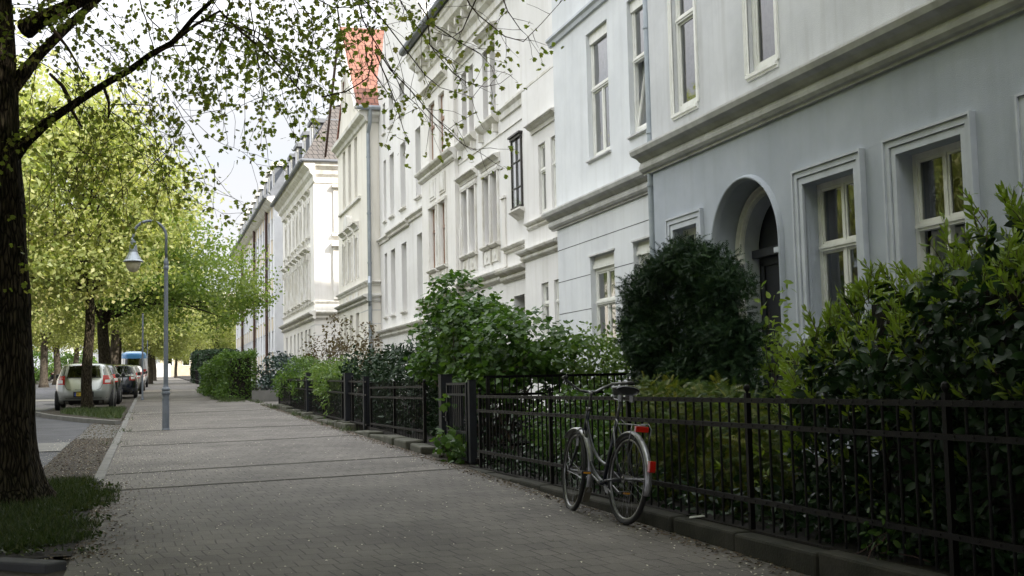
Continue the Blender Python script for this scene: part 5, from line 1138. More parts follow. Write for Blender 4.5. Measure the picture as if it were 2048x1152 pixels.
place_tree(tA, -8.4, 56, .4, 1.3, 'second street tree across the road outside the frame, mirrored in the windows')
place_tree(tC, -8.0, 18, 5.4, 1.15, 'street tree across the road nearest the camera, outside the frame')
place_tree(tC, -1.7, -5.5, 3.4, 1.15, 'unseen tree on the pavement edge behind the camera, added for shade')  # trees around the camera are out of view, added to shade the pavement
place_tree(tC, -2.3, 1.4, 1.4, 1.35, 'shade tree added beside the camera, outside the frame')
place_tree(tC, -2.2, -12.5, .4, 1.3, 'second unseen tree behind the camera, added for shade')
place_tree(tC, -8.2, 11, .9, 1.3, 'unseen tree across the road, second from the camera, added to block sky light')  # next trees across the road are unseen, added to block light from that side
place_tree(tC, -8.2, -6, 1.9, 1.3, 'unseen tree across the road behind the camera, added to block sky light')
place_tree(tC, -8.0, 4, 2.6, 1.2, 'unseen tree across the road beside the camera, added to block sky light')
place_tree(tA, -8.1, 46, 3, 1.25, 'third street tree across the road outside the frame, mirrored in the windows')
place_tree(tC, -8.0, 27, 3.8, 1.15, 'fourth street tree across the road outside the frame, mirrored in the windows')
tD = make_tree(2.0, .12, [(0, 0, 4.6, 2.6, 2.6, 2.4), (0, 0, 3.0, 2.1, 2, 1)], 90, 60, .45, .2, LM['spring'], 21, nbr=30)
q = onY(432, 700, 128); place_tree(tD, q[0], 128, 0, 1.35, 'young yellow-green tree in front of the pale cream house at the street end', None, 'young_tree')
q = onY(352, 700, 168); place_tree(tC, q[0], 168, 1.2, .8, 'leafy tree in front of the wall that closes the pavement', None, 'young_tree')
q = onY(462, 700, 150); place_tree(tD, q[0], 150, 5, 1.3, 'small tree close to the beige house front at the street end', None, 'young_tree')
q = onY(395, 700, 160); place_tree(tD, q[0], 160, 2, 1.5, 'small yellow-green tree farther back, left of the young tree', None, 'young_tree')
# ------------------------------------------------------------------ the near tree
rg_ = np.random.default_rng(42)
T1 = thing('street_tree', 'big dark-barked tree at the left edge with drooping leafy branches overhead', 'tree', (-1.38, 12.2, gz(12.2)), 0, 'street trees in rows along the road')
o3 = V3(-1.38, 12.2, gz(12.2))
b = MB(); zs = np.concatenate([np.linspace(-.1, .6, 12), np.linspace(.75, 5.6, 30)]); K = 64
rr = np.interp(zs, [-.1, .05, .18, .4, .8, 1.5, 2.5, 3.6, 4.3, 5.6], [.60, .47, .40, .35, .32, .295, .265, .235, .235, .15])
for z, r in zip(zs, rr):
    for k in range(K):
        t = 2*math.pi*k/K; fl = .10*math.exp(-max(z, 0)/.22)*math.sin(3*t+1)+.06*math.exp(-max(z, 0)/.3)*math.sin(5*t)
        q = r*(1+fl+.018*math.sin(9*t+z*2.2)+.014*math.sin(17*t-z*5+2*math.sin(z*3))+.012*math.sin(31*t+3*math.sin(z*4)+z)+.02*math.sin(z*7+2*t))
        b.v.append((-.02*z+.03*math.sin(z)+q*math.cos(t), q*math.sin(t), z))
for i in range(len(zs)-1):
    for k in range(K): a = i*K+k; d = i*K+(k+1) % K; b.f.append((a, d, d+K, a+K))
def pl(pts): return [np.array(onY(x, y, Y))-o3 for x, y, Y in pts]
limbs = [(pl([(50, 60, 12.2), (75, 42, 12.1), (100, 30, 12.0), (165, 0, 11.8), (260, -60, 11.5), (420, -150, 11), (560, -190, 10.6)]), [.10, .085, .075, .06, .05, .035, .02]),
         (pl([(20, 180, 12.2), (45, 150, 12.2), (75, 112, 12.3), (120, 68, 12.4), (160, 30, 12.5), (210, -15, 12.7), (330, -110, 13.2), (480, -200, 13.6)]), [.08, .07, .055, .048, .042, .038, .03, .015]),
         (pl([(20, 325, 12.2), (50, 285, 12.15), (100, 240, 12.0), (160, 200, 11.8), (215, 165, 11.7), (260, 140, 11.6), (300, 110, 11.5), (345, 85, 11.4), (366, 62, 11.35), (385, 38, 11.3), (425, 0, 11.2), (520, -80, 11)]), [.07, .06, .045, .04, .036, .034, .032, .028, .026, .024, .02, .012]),
         (pl([(345, 85, 11.4), (390, 50, 11.2), (440, 22, 11.1), (480, 62, 11), (540, 112, 10.9), (600, 180, 10.8)]), [.02, .015, .013, .011, .009, .005]),
         (pl([(300, 108, 11.5), (345, 92, 11.3), (380, 90, 11.2)]), [.014, .009, .004]),
         (pl([(95, 45, 12.1), (115, 70, 12), (135, 95, 12), (150, 120, 11.9), (172, 160, 11.9)]), [.022, .018, .013, .01, .005]),
         (pl([(100, 148, 12.1), (125, 172, 12), (138, 198, 12), (142, 218, 11.9), (158, 245, 11.9), (164, 258, 11.9)]), [.015, .02, .022, .018, .014, .01]),
         (pl([(208, 175, 11.7), (218, 205, 11.7), (217, 235, 11.7), (225, 210, 11.6), (250, 208, 11.5), (310, 212, 11.3)]), [.016, .014, .008, .007, .006, .003])]
up_l = []
for i in range(13):
    az_ = i*2.4+.3; L_ = rg_.uniform(2.6, 4.8); z0 = rg_.uniform(5.1, 5.6); e_ = V3(L_*math.cos(az_)+.6, L_*math.sin(az_)-.3, rg_.uniform(6.2, 10.5)); up_l.append((sag(V3(-.05, 0, z0), e_, .12, 9), list(np.linspace(.09, .012, 10))))
big = [(sag(V3(0, 0, 5.0), V3(5.6, -2.6, 6.0), .16, 12), list(np.linspace(.08, .01, 13))), (sag(V3(0, 0, 5.2), V3(4.2, .6, 5.9), .14, 12), list(np.linspace(.07, .01, 13)))]
br = MB()
for p, r in limbs+up_l+big: (b if r[0] > .05 else br).tube(p, r, 8, False)
b.build('trunk', M['bark'], T1, smooth=True)
tw = [[(750, 91), (781, 140), (818, 177), (854, 219), (885, 250), (922, 286), (943, 300), (975, 296)], [(790, -30), (800, 0), (818, 31), (870, 104), (906, 146), (932, 164), (969, 174), (1000, 167), (1025, 148)],
      [(836, 5), (864, 47), (917, 83), (960, 108), (990, 140)], [(925, -20), (940, 10), (958, 31), (1010, 73), (1047, 83), (1083, 47), (1125, 0), (1150, -30)], [(750, 104), (770, 150), (792, 208), (807, 260), (820, 284)],
      [(643, 194), (692, 183), (718, 168), (736, 155), (744, 118), (745, 71), (752, 20), (765, -30)], [(715, 0), (726, 40), (739, 66), (765, 108), (786, 144), (807, 186), (833, 209), (859, 238), (905, 275)], [(620, -10), (638, 0), (667, 15), (700, 15), (740, 3), (780, -15)],
      [(700, -30), (770, 45), (850, 150), (880, 175), (950, 196)], [(850, -20), (860, 90), (905, 130), (925, 165)], [(730, 90), (735, 130), (775, 185), (800, 215)], [(960, -20), (925, 60), (905, 75), (860, 62)], [(1000, -20), (1015, 22), (1040, 58), (1055, 72)]]
LP, LD, LC = [], [], []
def twig(p0, d, L_, r, leafd, droop=.9, minz=None, sub=True, size=1.):
    n = max(4, int(L_/.09)); p = np.array(p0, float); d = d/np.linalg.norm(d); pts = [p.copy()]; s_ = L_/n
    for i in range(n):
        d = d+V3(0, 0, -droop*s_*(.6+i/n))+rg_.normal(size=3)*.13; d = d/np.linalg.norm(d); p = p+d*s_
        if minz and p[2] < minz(p): break
        pts.append(p.copy())
        if sub and rg_.random() < .28: twig(p, d+rg_.normal(size=3)*.7, L_*rg_.uniform(.2, .45), r*.55, leafd, droop, minz, False)
        if rg_.random() < leafd and i > 0:
            for _ in range(rg_.integers(2, 5)): LP.append(p+rg_.normal(size=3)*.035); LD.append(V3(d[0], d[1], -.9)); LC.append(rg_.normal(.42, .22))
    if len(pts) > 2:
        br.tube(pts, list(np.linspace(r, .0016, len(pts))), 4, False)
        if leafd > 0:
            for _ in range(rg_.integers(2, 6)): LP.append(pts[-1]+rg_.normal(size=3)*.04); LD.append(V3(0, 0, -1)); LC.append(rg_.normal(.5, .25))
def minz(p):
    x = p[0]+o3[0]; return np.interp(x, [-1.2, 0, .6, 1.2, 1.65, 2.0, 4.5], [3.0, 3.25, 3.25, 3.25, 3.7, 4.7, 5.1])-.05+.25*math.sin(x*5+p[1]*3)+rg_.uniform(-.25, .4)-o3[2]
for i, t in enumerate(tw):
    P = pl([(x, y, 10.3+.25*math.sin(i*2.1)+j*.03) for j, (x, y) in enumerate(t)]); br.tube(P, list(np.linspace(.0075, .0022, len(P))), 5, False)
    for j in range(1, len(P)):
        for _ in range(2):
            q = P[j-1]*(u := rg_.random())+P[j]*(1-u); twig(q, (P[j]-P[j-1])*1.+rg_.normal(size=3)*.25, rg_.uniform(.12, .45), .003, .10 if rg_.random() < .35 else .02, .6, None, False)
# leafy drooping twigs from the limbs
src = []
for p, r in limbs[:4]: src.append((p, 12))
for p, r in big: src.append((p, 17))
for p, n in src:
    for _ in range(n):
        t = rg_.uniform(.18, 1)*(len(p)-1); j = int(min(t, len(p)-2)); q = p[j]+(p[j+1]-p[j])*(t-j)
        if q[0] > 3.0 or (q[0] > 1.9 and rg_.random() < .4): continue
        twig(q, V3(rg_.normal(.25, .7), rg_.normal(-.1, .7), rg_.uniform(-.5, .5)), rg_.uniform(.5, 1.7), .006, .62, .9, minz)
for _ in range(34):  # hanging curtain on the pavement side
    x = rg_.uniform(-.2, 2.3); q = V3(x-o3[0], rg_.uniform(-2.2, 1.4), rg_.uniform(5.1, 6.2)-o3[2]); twig(q, V3(rg_.normal(.1, .4), rg_.normal(0, .4), -.7), rg_.uniform(.8, 2.3), .007, .55, .5, minz)
for _ in range(60):  # thin bare hanging twigs near the trunk
    x = rg_.uniform(-1.1, .3); q = V3(x-o3[0], rg_.uniform(-.8, .8), rg_.uniform(3.3, 4.4)-o3[2]); twig(q, V3(rg_.normal(.2, .5), rg_.normal(0, .4), -.7), rg_.uniform(.5, 1.5), .004, .06, .3, None)
br.build('branches', M['twig'], T1, smooth=True)
LP, LD, LC = np.array(LP), np.array(LD), np.array(LC)
fine = leaves(LP, .053, 'maple', .35, .5, D=LD, spread=1.3, colour=LC)
ctr = np.concatenate([np.array(p[3:]) for p, r in up_l]+[inell(560, (1.6, -3.5, 7.6, 6.0, 9.0, 3.0), .0)]); ctr = ctr[ctr[:, 2] > 5.2]  # unseen leaf mass overhead, spread wide to darken the near pavement
P = np.repeat(ctr, 85, 0)+rg_.normal(size=(len(ctr)*85, 3))*V3(.55, .55, .35)
P = P[(P[:, 2]+o3[2] > 1.4+.36*(.956*(P[:, 1]+12.2)+.3*(P[:, 0]-1.4))) & (P[:, 2]+o3[2] > 4.4)]
o = put('crown', [fine, leaves(P, .15, 'simple', .8, .3)], LM['tree1'], T1)
# ------------------------------------------------------------------ shrubs and hedges
def shrub(label, cat, loc, ells, n, size, tpl, m, name='shrub', up=.5, droop=.2, shell=.55, lump=(3.2, -.7), stems=14, group=None, stemm='twig', extra=None, seed=1, low=-1., sr=.012, outw=.5):
    global rg_; rg_ = np.random.default_rng(seed*7+3)
    s = thing(name, label, cat, loc, 0, group); parts = []; tot = sum(e[3]*e[4]*e[5] for e in ells); allP = []
    for e in ells:
        k = int(n*e[3]*e[4]*e[5]/tot); P = inell(int(k*1.5), e, shell, low); P = lumpy(P, lump[0], lump[1], seed)[:k]
        c = V3(*e[:3]); out = unit((P-c)/V3(*e[3:])); P = P+rg_.normal(size=P.shape)*.04
        parts.append(leaves(P, size, tpl, up, droop, out=out*outw)); allP.append(P)
    allP = np.concatenate(allP); b = MB(); base = V3(*loc)
    for i in range(stems):
        q = allP[rg_.integers(len(allP))]; s0 = base+V3(rg_.normal()*.12, rg_.normal()*.25*(2 if len(ells) > 2 else 1), -.05)
        pl_ = sag(s0, s0+(q-s0)*.93, .06, 7, .12); b.tube([x-base for x in pl_], list(np.linspace(sr, .004, 8)), 6, False)
    if extra: parts += extra()
    put('leaves', parts, m, s).location = (0, 0, 0)
    s.children[-1].data.transform(Matrix.Translation(-Vector(loc))); b.build('stems', M[stemm], s, smooth=True); return s
def lift(pts): return pts
# laurel hedge on the right
rg_ = np.random.default_rng(77)
hd = thing('laurel_hedge', 'tall dark laurel hedge with bright new shoots behind the low fence, far right', 'hedge', (4.7, 5.5, .27))
def htop(y, x): return np.interp(y/x, [.5, 1.0, 1.2, 1.36, 1.46, 1.6, 1.72], [2.12, 2.02, 1.86, 1.71, 1.63, 1.46, 1.10])+.05*(x-4.5)+.14*np.sin(y*5.1)+.09*np.sin(y*11+x*6)+.07*np.sin(x*9)
def hend(x): return 1.70*x
P = np.stack([3.93+1.75*rg_.random(60000)**1.6, rg_.uniform(2.2, 8.3, 60000), rg_.uniform(.3, 2.7, 60000)], 1)
tp = htop(P[:, 1], P[:, 0]); keep = (P[:, 2] < tp-.03) & (P[:, 1] < hend(P[:, 0])+.12*np.sin(P[:, 2]*9)) & ((P[:, 0] < 4.35) | (P[:, 2] > tp-.45) | (rg_.random(60000) < .25))
P = lumpy(P[keep], 5.5, -1.25)[:21000]
body_ = leaves(P, .098, 'laurel', .55, .25, out=np.tile(V3(-.5, -.15, .35), (len(P), 1)))
parts = [body_]; SH, SD, SZ = [], [], []
stem = MB()
def shoot(p, d, L_, nl, ls):
    p = np.array(p, float); d = np.array(d, float); d /= np.linalg.norm(d); e = p+d*L_; stem.tube([p-V3(4.7, 5.5, .27), (p+e)/2-V3(4.7, 5.5, .27)+V3(0, 0, .01), e-V3(4.7, 5.5, .27)], [.003, .0025, .0015], 4, False)
    a = rg_.uniform(0, 6); u = np.cross(d, (1, 0, 0)); u /= np.linalg.norm(u); w_ = np.cross(d, u)
    for i in range(nl):
        t = .15+.85*i/nl; q = a+i*2.4; SH.append(p+d*L_*t); SD.append(d*(1.1+t)+(u*math.cos(q)+w_*math.sin(q))*(1.1-.7*t)); SZ.append(ls*(1.1-.45*t)*rg_.uniform(.85, 1.15))
for _ in range(1250):
    y = rg_.uniform(2.4, 8.0); x = rg_.uniform(3.95, 5.6)
    if y > hend(x): continue
    shoot((x, y, htop(y, x)-rg_.uniform(.0, .14)), (rg_.normal(-.15, .25), rg_.normal(.1, .3), 1), rg_.uniform(.08, .22), rg_.integers(7, 12), .085)
for _ in range(380):
    y = rg_.uniform(2.4, 7.7); z = .4+1.9*rg_.random()**.7
    if z > htop(y, 4)-.1: continue
    shoot((rg_.uniform(3.9, 4.05), y, z), (rg_.normal(-.6, .3), rg_.normal(0, .4), .7), rg_.uniform(.06, .15), rg_.integers(6, 10), .075)
for _ in range(150):
    z = rg_.uniform(.6, 1.35); x = rg_.uniform(4, 5.2); shoot((x, hend(x)-.05, z), (rg_.normal(-.2, .3), .7, .8), rg_.uniform(.08, .2), 8, .08)
SH, SD, SZ = np.array(SH), np.array(SD), np.array(SZ)
put('leaves', parts, LM['laurel'], hd).location = (0, 0, 0); hd.children[-1].data.transform(Matrix.Translation(-Vector(hd.location)))
put('young_shoots', [leaves(SH, SZ, 'lance', .2, 0, D=SD, spread=.25)], LM['shoot'], hd); hd.children[-1].data.transform(Matrix.Translation(-Vector(hd.location)))
stem.build('shoot_stems', M['twig'], hd)
b = MB()
for _ in range(40):
    x, y = rg_.uniform(4.2, 5.3), rg_.uniform(2.5, 7.6); e = V3(x+rg_.normal()*.12, y+rg_.normal()*.12, htop(y, x)-.4); b.tube([q-V3(4.7, 5.5, .27) for q in sag((x, y, .2), e, .03, 6)], list(np.linspace(.02, .006, 7)), 6, False)
b.build('stems', M['bark'], hd, smooth=True)
MB().box(-.15, .75, -3.2, 1.2, 0, 1.45).build('shade_core', M['soil'], hd)  # solid dark block standing in for shade deep in the hedge
shrub('golden-green yew with orange tips behind the fence, right of the bicycle saddle', 'shrub', (4.45, 9.2, .27), [(4.4, 9.7, .78, .42, .75, .50), (4.35, 8.6, .78, .40, .75, .44), (4.3, 8.0, .6, .3, .5, .35), (4.4, 9.0, .45, .4, 1.3, .3)], 8000, .125, 'yew', LM['gold'], 'golden_yew', .7, .25, .55, (4, -1.2), 16, seed=2)
shrub('large rounded black-green conifer in front of the arched doorway', 'tree', (5.85, 12.3, .3), [(5.8, 13.35, 2.12, .26, .25, .24), (5.8, 12.25, 1.95, .22, .25, .30), (5.75, 13.05, 2.34, .30, .30, .22), (5.8, 12.5, 2.52, .34, .34, .22), (5.8, 11.95, 2.62, .32, .34, .22), (5.8, 11.5, 2.42, .30, .30, .26), (5.85, 11.15, 2.12, .3, .28, .28), (5.7, 12.95, 1.90, .32, .36, .28), (5.85, 11.7, 2.12, .3, .34, .24), (5.8, 13.25, 1.72, .28, .26, .24), (5.6, 12.6, 1.62, .32, .36, .26), (5.85, 11.45, 1.70, .34, .40, .26), (5.8, 11.0, 1.70, .3, .26, .24), (5.8, 13.0, 1.32, .28, .3, .24), (5.75, 11.75, 1.32, .36, .44, .26), (5.8, 11.0, 1.38, .3, .28, .24), (5.8, 12.5, 1.10, .34, .5, .3), (5.8, 11.2, .98, .34, .6, .28), (5.8, 10.95, 1.0, .28, .3, .25), (5.8, 12.2, .6, .4, 1.1, .35)], 48000, .115, 'thuja', LM['thuja'], 'conifer', .2, -.1, .3, (6.5, -1.45), 12, stemm='bark', seed=3, sr=.03, outw=.9)
shrub('loose light-green shrub between the maple and the dark conifer', 'shrub', (6.0, 15.6, .3), [(6.0, 15.6, 1.5, .55, .95, .60), (6.0, 15.0, 1.0, .5, .9, .55), (6.1, 14.6, 1.75, .35, .4, .35), (5.9, 16.2, 1.0, .5, .7, .6)], 3300, .085, 'ovate', LM['shrub'], 'shrub', .5, .3, .3, (6, -.6), 20, seed=4)
shrub('maple-leaved shrub overhanging the narrow steel gate', 'tree', (4.75, 16.9, .3), [(4.8, 18.5, 2.60, .65, .80, .50), (4.7, 19.6, 2.15, .5, .75, .28), (4.9, 17.6, 2.05, .7, 1.1, .55), (5.0, 16.1, 1.85, .7, .95, .48), (5.2, 15.2, 1.80, .5, .55, .38), (4.9, 17.4, 1.45, .6, 1.3, .50), (5.0, 15.8, 1.25, .6, .9, .45), (4.45, 16.5, 1.15, .3, .8, .35), (4.4, 18.6, 1.65, .4, .9, .4)], 8500, .098, 'maple', LM['maple'], 'maple_shrub', 1.1, .35, .45, (6, -.75), 34, seed=5, sr=.022)
shrub('leafy maple sprig poking through the narrow steel gate near the ground', 'sprig', (3.9, 15.1, .3), [(3.75, 15.0, .52, .16, .55, .16), (3.78, 14.75, .35, .14, .3, .1), (3.76, 15.3, 1.02, .1, .2, .08)], 170, .10, 'maple', LM['maple'], 'maple_sprig', .8, .3, 0, (6, -3), 8, seed=6)
shrub('dark long-leaved rhododendron above the pointed fence', 'shrub', (4.75, 21.5, .35), [(4.75, 21.3, 1.55, .7, 1.7, .60), (4.7, 23.3, 1.55, .6, 1.2, .5), (4.7, 19.3, 1.3, .6, 1.2, .5), (4.55, 21, .8, .6, 3, .5)], 8000, .13, 'lance', LM['rhodo'], 'rhododendron', .3, -.2, .55, (5, -1.3), 24, seed=7)
shrub('small dark green bush with a few yellow leaves left of the rhododendron', 'shrub', (4.6, 25.9, .4), [(4.5, 25.8, 1.65, .5, .9, .45), (4.5, 25.5, 1.1, .5, 1.0, .5)], 1900, .10, 'ovate', LM['rhodo'], 'shrub', .5, .1, .5, (5, -1.2), 12, seed=8)
shrub('light-green laurel bush hanging over the middle of the overgrown fence', 'shrub', (4.3, 29, .45), [(4.25, 28.6, 1.60, .5, 1.9, .38), (4.0, 27.6, 1.25, .3, 1.2, .35), (4.3, 31, 1.5, .5, 1.2, .35), (3.85, 26.8, 1.0, .12, .3, .4)], 3600, .13, 'lance', LM['shrub'], 'laurel_bush', .4, .1, .5, (5, -1.0), 20, seed=9)
shrub('darker light-green bush at the far end of the overgrown fence', 'shrub', (4.3, 35, .5), [(4.25, 34.8, 1.75, .55, 2.0, .45), (3.95, 36.4, 1.45, .35, 1.0, .5), (4.2, 33, 1.3, .5, 1.2, .4)], 3600, .13, 'lance', LM['hedge'], 'laurel_bush', .4, .1, .5, (5, -1.0), 18, seed=10)
shrub('low tangle of leaves inside the overgrown fence', 'shrub', (4.2, 29, .4), [(4.15, 30, .85, .3, 7, .45)], 3200, .10, 'lance', LM['rhodo'], 'shrub', .4, .1, .1, (5, -1.0), 10, seed=11)
shrub('dark blue-green bush behind the low stone wall', 'shrub', (5.0, 46.5, .9), [(4.9, 46.3, 1.9, .9, 1.6, .65), (4.6, 45, 1.5, .7, .8, .45), (5.2, 50, 2.0, .8, 1.6, .8)], 2600, .15, 'ovate', LM['bluegreen'], 'shrub', .5, .1, .5, (4, -1.0), 12, seed=12)
for (x, y, zt_, lab, sd_) in ((5.9, 38.6, 3.75, 'tallest bronze-leaved magnolia in front of the sunlit side wall', 13), (6.2, 47.5, 3.45, 'bronze-leaved magnolia left of the tallest one, spreading low', 14), (6.1, 34.3, 3.25, 'bronze-leaved magnolia beside the zinc downpipe', 15)):
    zb = gz(y)+.1; shrub(lab, 'tree', (x, y, zb), [(x, y, zt_-.75, .5, .55, .75), (x, y+1.0, zt_-1.2, .4, .6, .45), (x-.1, y-.9, zt_-1.25, .4, .5, .4), (x, y+2.1, zt_-1.5, .3, .5, .3)], 520, .12, 'ovate', LM['brown'], 'magnolia', .6, .1, .1, (6, -1.0), 22, 'bronze-leaved magnolias in the gardens', 'bark2', seed=sd_, sr=.03)
shrub('thin climbing plant with bright leaves in front of the dark door', 'plant', (6.6, 11.5, .3), [(6.6, 11.45, 1.85, .18, .16, .65), (6.6, 11.75, 1.6, .2, .35, .3), (6.5, 11.0, 1.55, .15, .3, .35), (6.6, 11.5, 1.1, .3, .5, .35)], 420, .105, 'ovate', LM['shoot'], 'climbing_plant', .6, .4, 0, (9, -1.0), 14, seed=16, sr=.006)
shrub('green leafy shrub behind the fence and the bicycle handlebar', 'shrub', (4.5, 12.0, .28), [(4.5, 12.2, .78, .45, 1.5, .42), (4.4, 10.8, .6, .35, .8, .35)], 3000, .075, 'ovate', LM['maple'], 'shrub', .6, .2, .35, (6, -.8), 20, seed=17)
shrub('small weed with round leaves growing at the foot of the right fence', 'plant', (3.80, 5.55, .27), [(3.80, 5.55, .38, .06, .16, .12)], 60, .05, 'ovate', LM['maple'], 'weed', .6, .2, 0, (6, -3), 5, seed=18, sr=.003)
rg_ = np.random.default_rng(5)
P = np.stack([rg_.uniform(3.82, 5.4, 8000), rg_.uniform(2.4, 14, 8000), .27+.28*rg_.random(8000)**1.8], 1); P = lumpy(P, 4, -.5)
tag(put('undergrowth', [leaves(P, .075, 'ovate', .9, .1)], LM['laurel']), 'dark ivy and low leaves covering the front garden soil', None, None, 'stuff')
P = np.stack([rg_.uniform(4.0, 6.8, 5000), rg_.uniform(14.3, 37, 5000), .45+.3*rg_.random(5000)**1.8], 1); P = lumpy(P, 3, -.4)
tag(put('undergrowth', [leaves(P, .10, 'ovate', .9, .1)], LM['rhodo']), 'low dark plants in the gardens beyond the gate', None, None, 'stuff')
def hedge(label, X0, X1, Y0, Y1, z0, z1, n, size, m, name='box_hedge', rough=.10, seed=1, core=True):
    global rg_; rg_ = np.random.default_rng(seed); cx_, cy2 = (X0+X1)/2, (Y0+Y1)/2; h = thing(name, label, 'hedge', (cx_, cy2, z0)); A1, A2, A3 = (Y1-Y0)*(z1-z0), (X1-X0)*(z1-z0), (X1-X0)*(Y1-Y0); P, O = [], []
    for A_, fn in ((A1, lambda u, v: ((X0+0*u, Y0+(Y1-Y0)*u, z0+(z1-z0)*v), (-1, 0, 0))), (A2*1.4, lambda u, v: ((X0+(X1-X0)*u, Y0+0*u, z0+(z1-z0)*v), (0, -1, 0))), (A3, lambda u, v: ((X0+(X1-X0)*u, Y0+(Y1-Y0)*v, z1+0*u), (0, 0, 1))), (A1*.4, lambda u, v: ((X1+0*u, Y0+(Y1-Y0)*u, z0+(z1-z0)*v), (1, 0, 0)))):
        k = int(n*A_/(A1*1.4+A2*1.4+A3)); u, v = rg_.random(k), rg_.random(k); q, o_ = fn(u, v); q = np.stack(q, 1); o_ = np.tile(V3(*o_), (k, 1)); q = q+o_*(rough*(np.sin(q[:, 1:2]*4+seed)+np.sin(q[:, 2:3]*5+q[:, 0:1]*3))-np.abs(rg_.normal(size=(k, 1)))*.14+.05); P.append(q); O.append(o_)
    P, O = np.concatenate(P), np.concatenate(O); put('leaves', [leaves(P, size, 'ovate', .3, .1, out=O)], m, h); h.children[-1].data.transform(Matrix.Translation(-Vector(h.location)))
    i_ = .22; MB().box(X0+i_-cx_, X1-i_-cx_, Y0+i_-cy2, Y1-i_-cy2, -.2, z1-z0-i_).build('shade_core', M['soil'], h)  # dark box inside the leaves takes the place of inner shade
    return h
hedge('big square-cut green hedge standing at the pavement past the side path', 2.75, 3.95, 46.3, 51.0, gz(47)-.05, 2.72, 6500, .11, LM['hedge'], rough=.11, seed=2)
hedge('lower bright yellow-green hedge just behind the square-cut one', 2.6, 3.6, 53, 63, gz(55), 2.42, 6000, .13, LM['hedge'], rough=.12, seed=3)
hedge('tall dark green clipped hedge block behind the bright hedge', 3.3, 5.4, 77, 84, gz(77), 3.85, 6500, .13, LM['hedged'], rough=.03, seed=4)
hedge('narrow dark clipped hedge block farthest along the pavement', 3.6, 5.4, 100, 112, gz(100), 4.6, 6000, .16, LM['hedged'], rough=.03, seed=5)
for (x, y, r, zt_, lab, m_, sd_) in ((-13.5, 120, 2.6, 6.0, 'dark green bush across the road behind the parked cars', 'hedge', 31), (-11.6, 128, 2.4, 6.2, 'large dark bush across the road between the pale trunks', 'hedge', 32), (-16.5, 118, 2.4, 5.6, 'leftmost dark bush across the road', 'hedge', 33), (-8.6, 150, 2.6, 6.4, 'dark bush across the road nearest the silver hatchback', 'hedge', 34)):
    shrub(lab, 'shrub', (x, y, gz(y)), [(x, y, gz(y)+(zt_-gz(y))/2, r, r*1.6, (zt_-gz(y))/2)], 2600, .3, 'simple', LM[m_], 'bush', .4, .1, .6, (2, -1.3), 8, seed=sd_)
# ------------------------------------------------------------------ grass, litter
rg_ = np.random.default_rng(6)
def grass(name, label, n, reg, size, m='grass', z=None):
    x0, x1, y0, y1, f = reg; P = np.stack([rg_.uniform(x0, x1, n), rg_.uniform(y0, y1, n), np.zeros(n)], 1); P = P[f(P[:, 0], P[:, 1])]; P = lumpy(P, 5, -1.3); P[:, 2] = SL*P[:, 1]+(.012 if z is None else z)
    D = np.stack([rg_.normal(0, .45, len(P)), rg_.normal(0, .45, len(P)), np.ones(len(P))], 1); tag(put(name, [leaves(P, size, 'blade', 0, 0, D=D, spread=.3)], LM[m]), label, None, None, 'stuff')
grass('grass', 'green grass around the foot of the big near tree', 42000, (-2.6, -.28, 8.75, 14.2, lambda x, y: (x < -.45+.22*np.sin(y*2.2)+.12*np.sin(y*7)-.5*np.clip(9.8-y, 0, 2)) & ((x+1.38)**2+(y-12.2)**2 > .2)), .085)
grass('grass', 'patchy grass on the kerbed island under the slim tree', 9000, (-3.0, -.7, 30.5, 37.6, lambda x, y: (y > 28.2+(-.64-x)*3.3+1.2) & (x > -2.4) & (np.abs(x+1.5) < .9)), .15, z=.05)
grass('grass', 'weeds along the kerb joint beside the pavement', 900, (-.75, -.35, 19.5, 37, lambda x, y: (np.sin(y*1.3)+np.sin(y*3.1) > 1.1)), .10)
grass('grass', 'weeds at the foot of the overgrown fence', 2500, (3.45, 3.75, 22, 45, lambda x, y: (np.sin(y*.9)+np.sin(y*2.3) > .2)), .12)
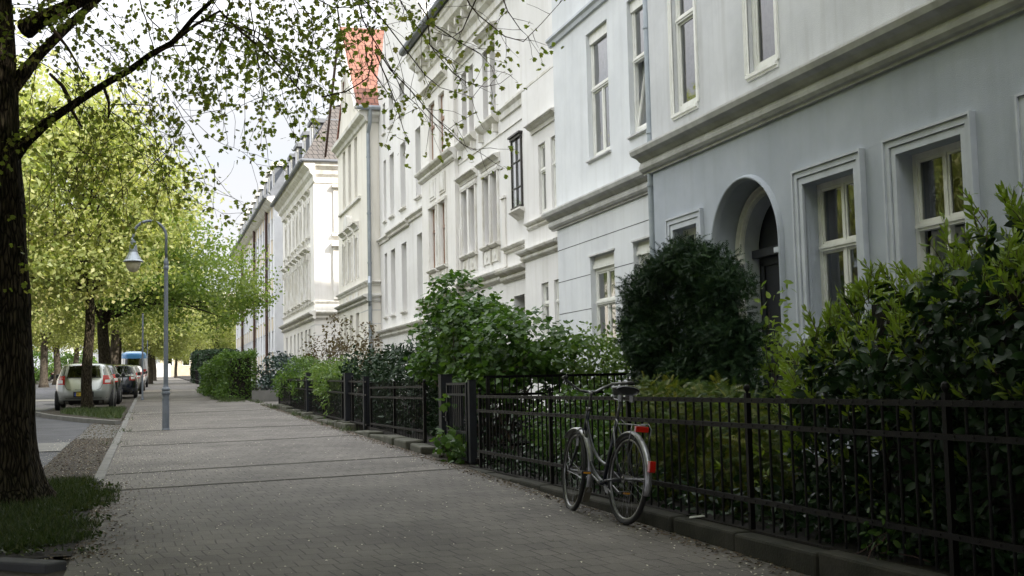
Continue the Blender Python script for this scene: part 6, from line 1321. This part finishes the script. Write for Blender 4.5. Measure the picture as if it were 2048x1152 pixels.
grass('grass', 'rough grass strip below the square hedge', 5000, (2.3, 3.3, 43.5, 70, lambda x, y: x > 2.35+.2*np.sin(y)+.012*(y-45)), .16)
n = 3200; Pl = np.stack([rg_.uniform(-1.0, -.3, n), rg_.uniform(8.6, 14, n), np.zeros(n)], 1); Pl = lumpy(Pl, 6, .1); Pl[:, 2] = SL*Pl[:, 1]+.03
tag(put('undergrowth', [leaves(Pl, .036, 'ovate', .5, -.4)], LM['grass']), 'low leafy weeds at the pavement edge of the tree pit', None, None, 'stuff')
def litter(name, label, n, size, m, fn, mat_, tpl='simple'):
    P = fn(n); P[:, 2] = SL*P[:, 1]+.006; V, F, C = leaves(P, size, tpl, 3.5, 0); me = fast_mesh(name, V, F, mat_, C); tag(link(name, me), label, None, None, 'stuff')
def f1(n):
    a = np.stack([rg_.uniform(-.5, 3.62, n), 4.5+34*rg_.random(n)**1.5, np.zeros(n)], 1)
    w1 = np.exp(-((a[:, 0]+.3)/.7)**2)*.9+np.exp(-((a[:, 0]-3.6)/.35)**2)+.16; return a[rg_.random(n) < w1]
litter('petals', 'pale petals scattered over the pavement', 9000, .020, None, f1, M['petal'])
def f2(n):
    return np.concatenate([np.stack([3.62-np.abs(rg_.normal(0, .09, n)), rg_.uniform(4, 40, n), np.zeros(n)], 1), np.stack([rg_.uniform(-1.3, -.6, n), rg_.uniform(13.8, 36, n), np.zeros(n)], 1), np.stack([rg_.normal(-.55, .18, n//2), rg_.uniform(8.3, 13.8, n//2), np.zeros(n//2)], 1)])
litter('dry_leaves', 'dry brown leaf litter along the kerbs', 3600, .034, None, f2, M['deadleaf'])
litter('petals', 'pale petals lying on the grass pit and gutter', 1500, .018, None, lambda n: np.stack([rg_.uniform(-1.6, -.4, n), rg_.uniform(8.4, 23, n), np.zeros(n)], 1)+V3(0, 0, 0), M['petal'])
tag(MB().add([(0, 0, 0), (.15, .02, .004), (.14, .07, .01), (.03, .06, .006)], [(0, 1, 2, 3)]).build('scrap_paper', M['blind'], None, loc=(3.62+.06, 7.75, .272)), 'crumpled pale scrap of paper on the kerb under the fence', 'paper scrap')
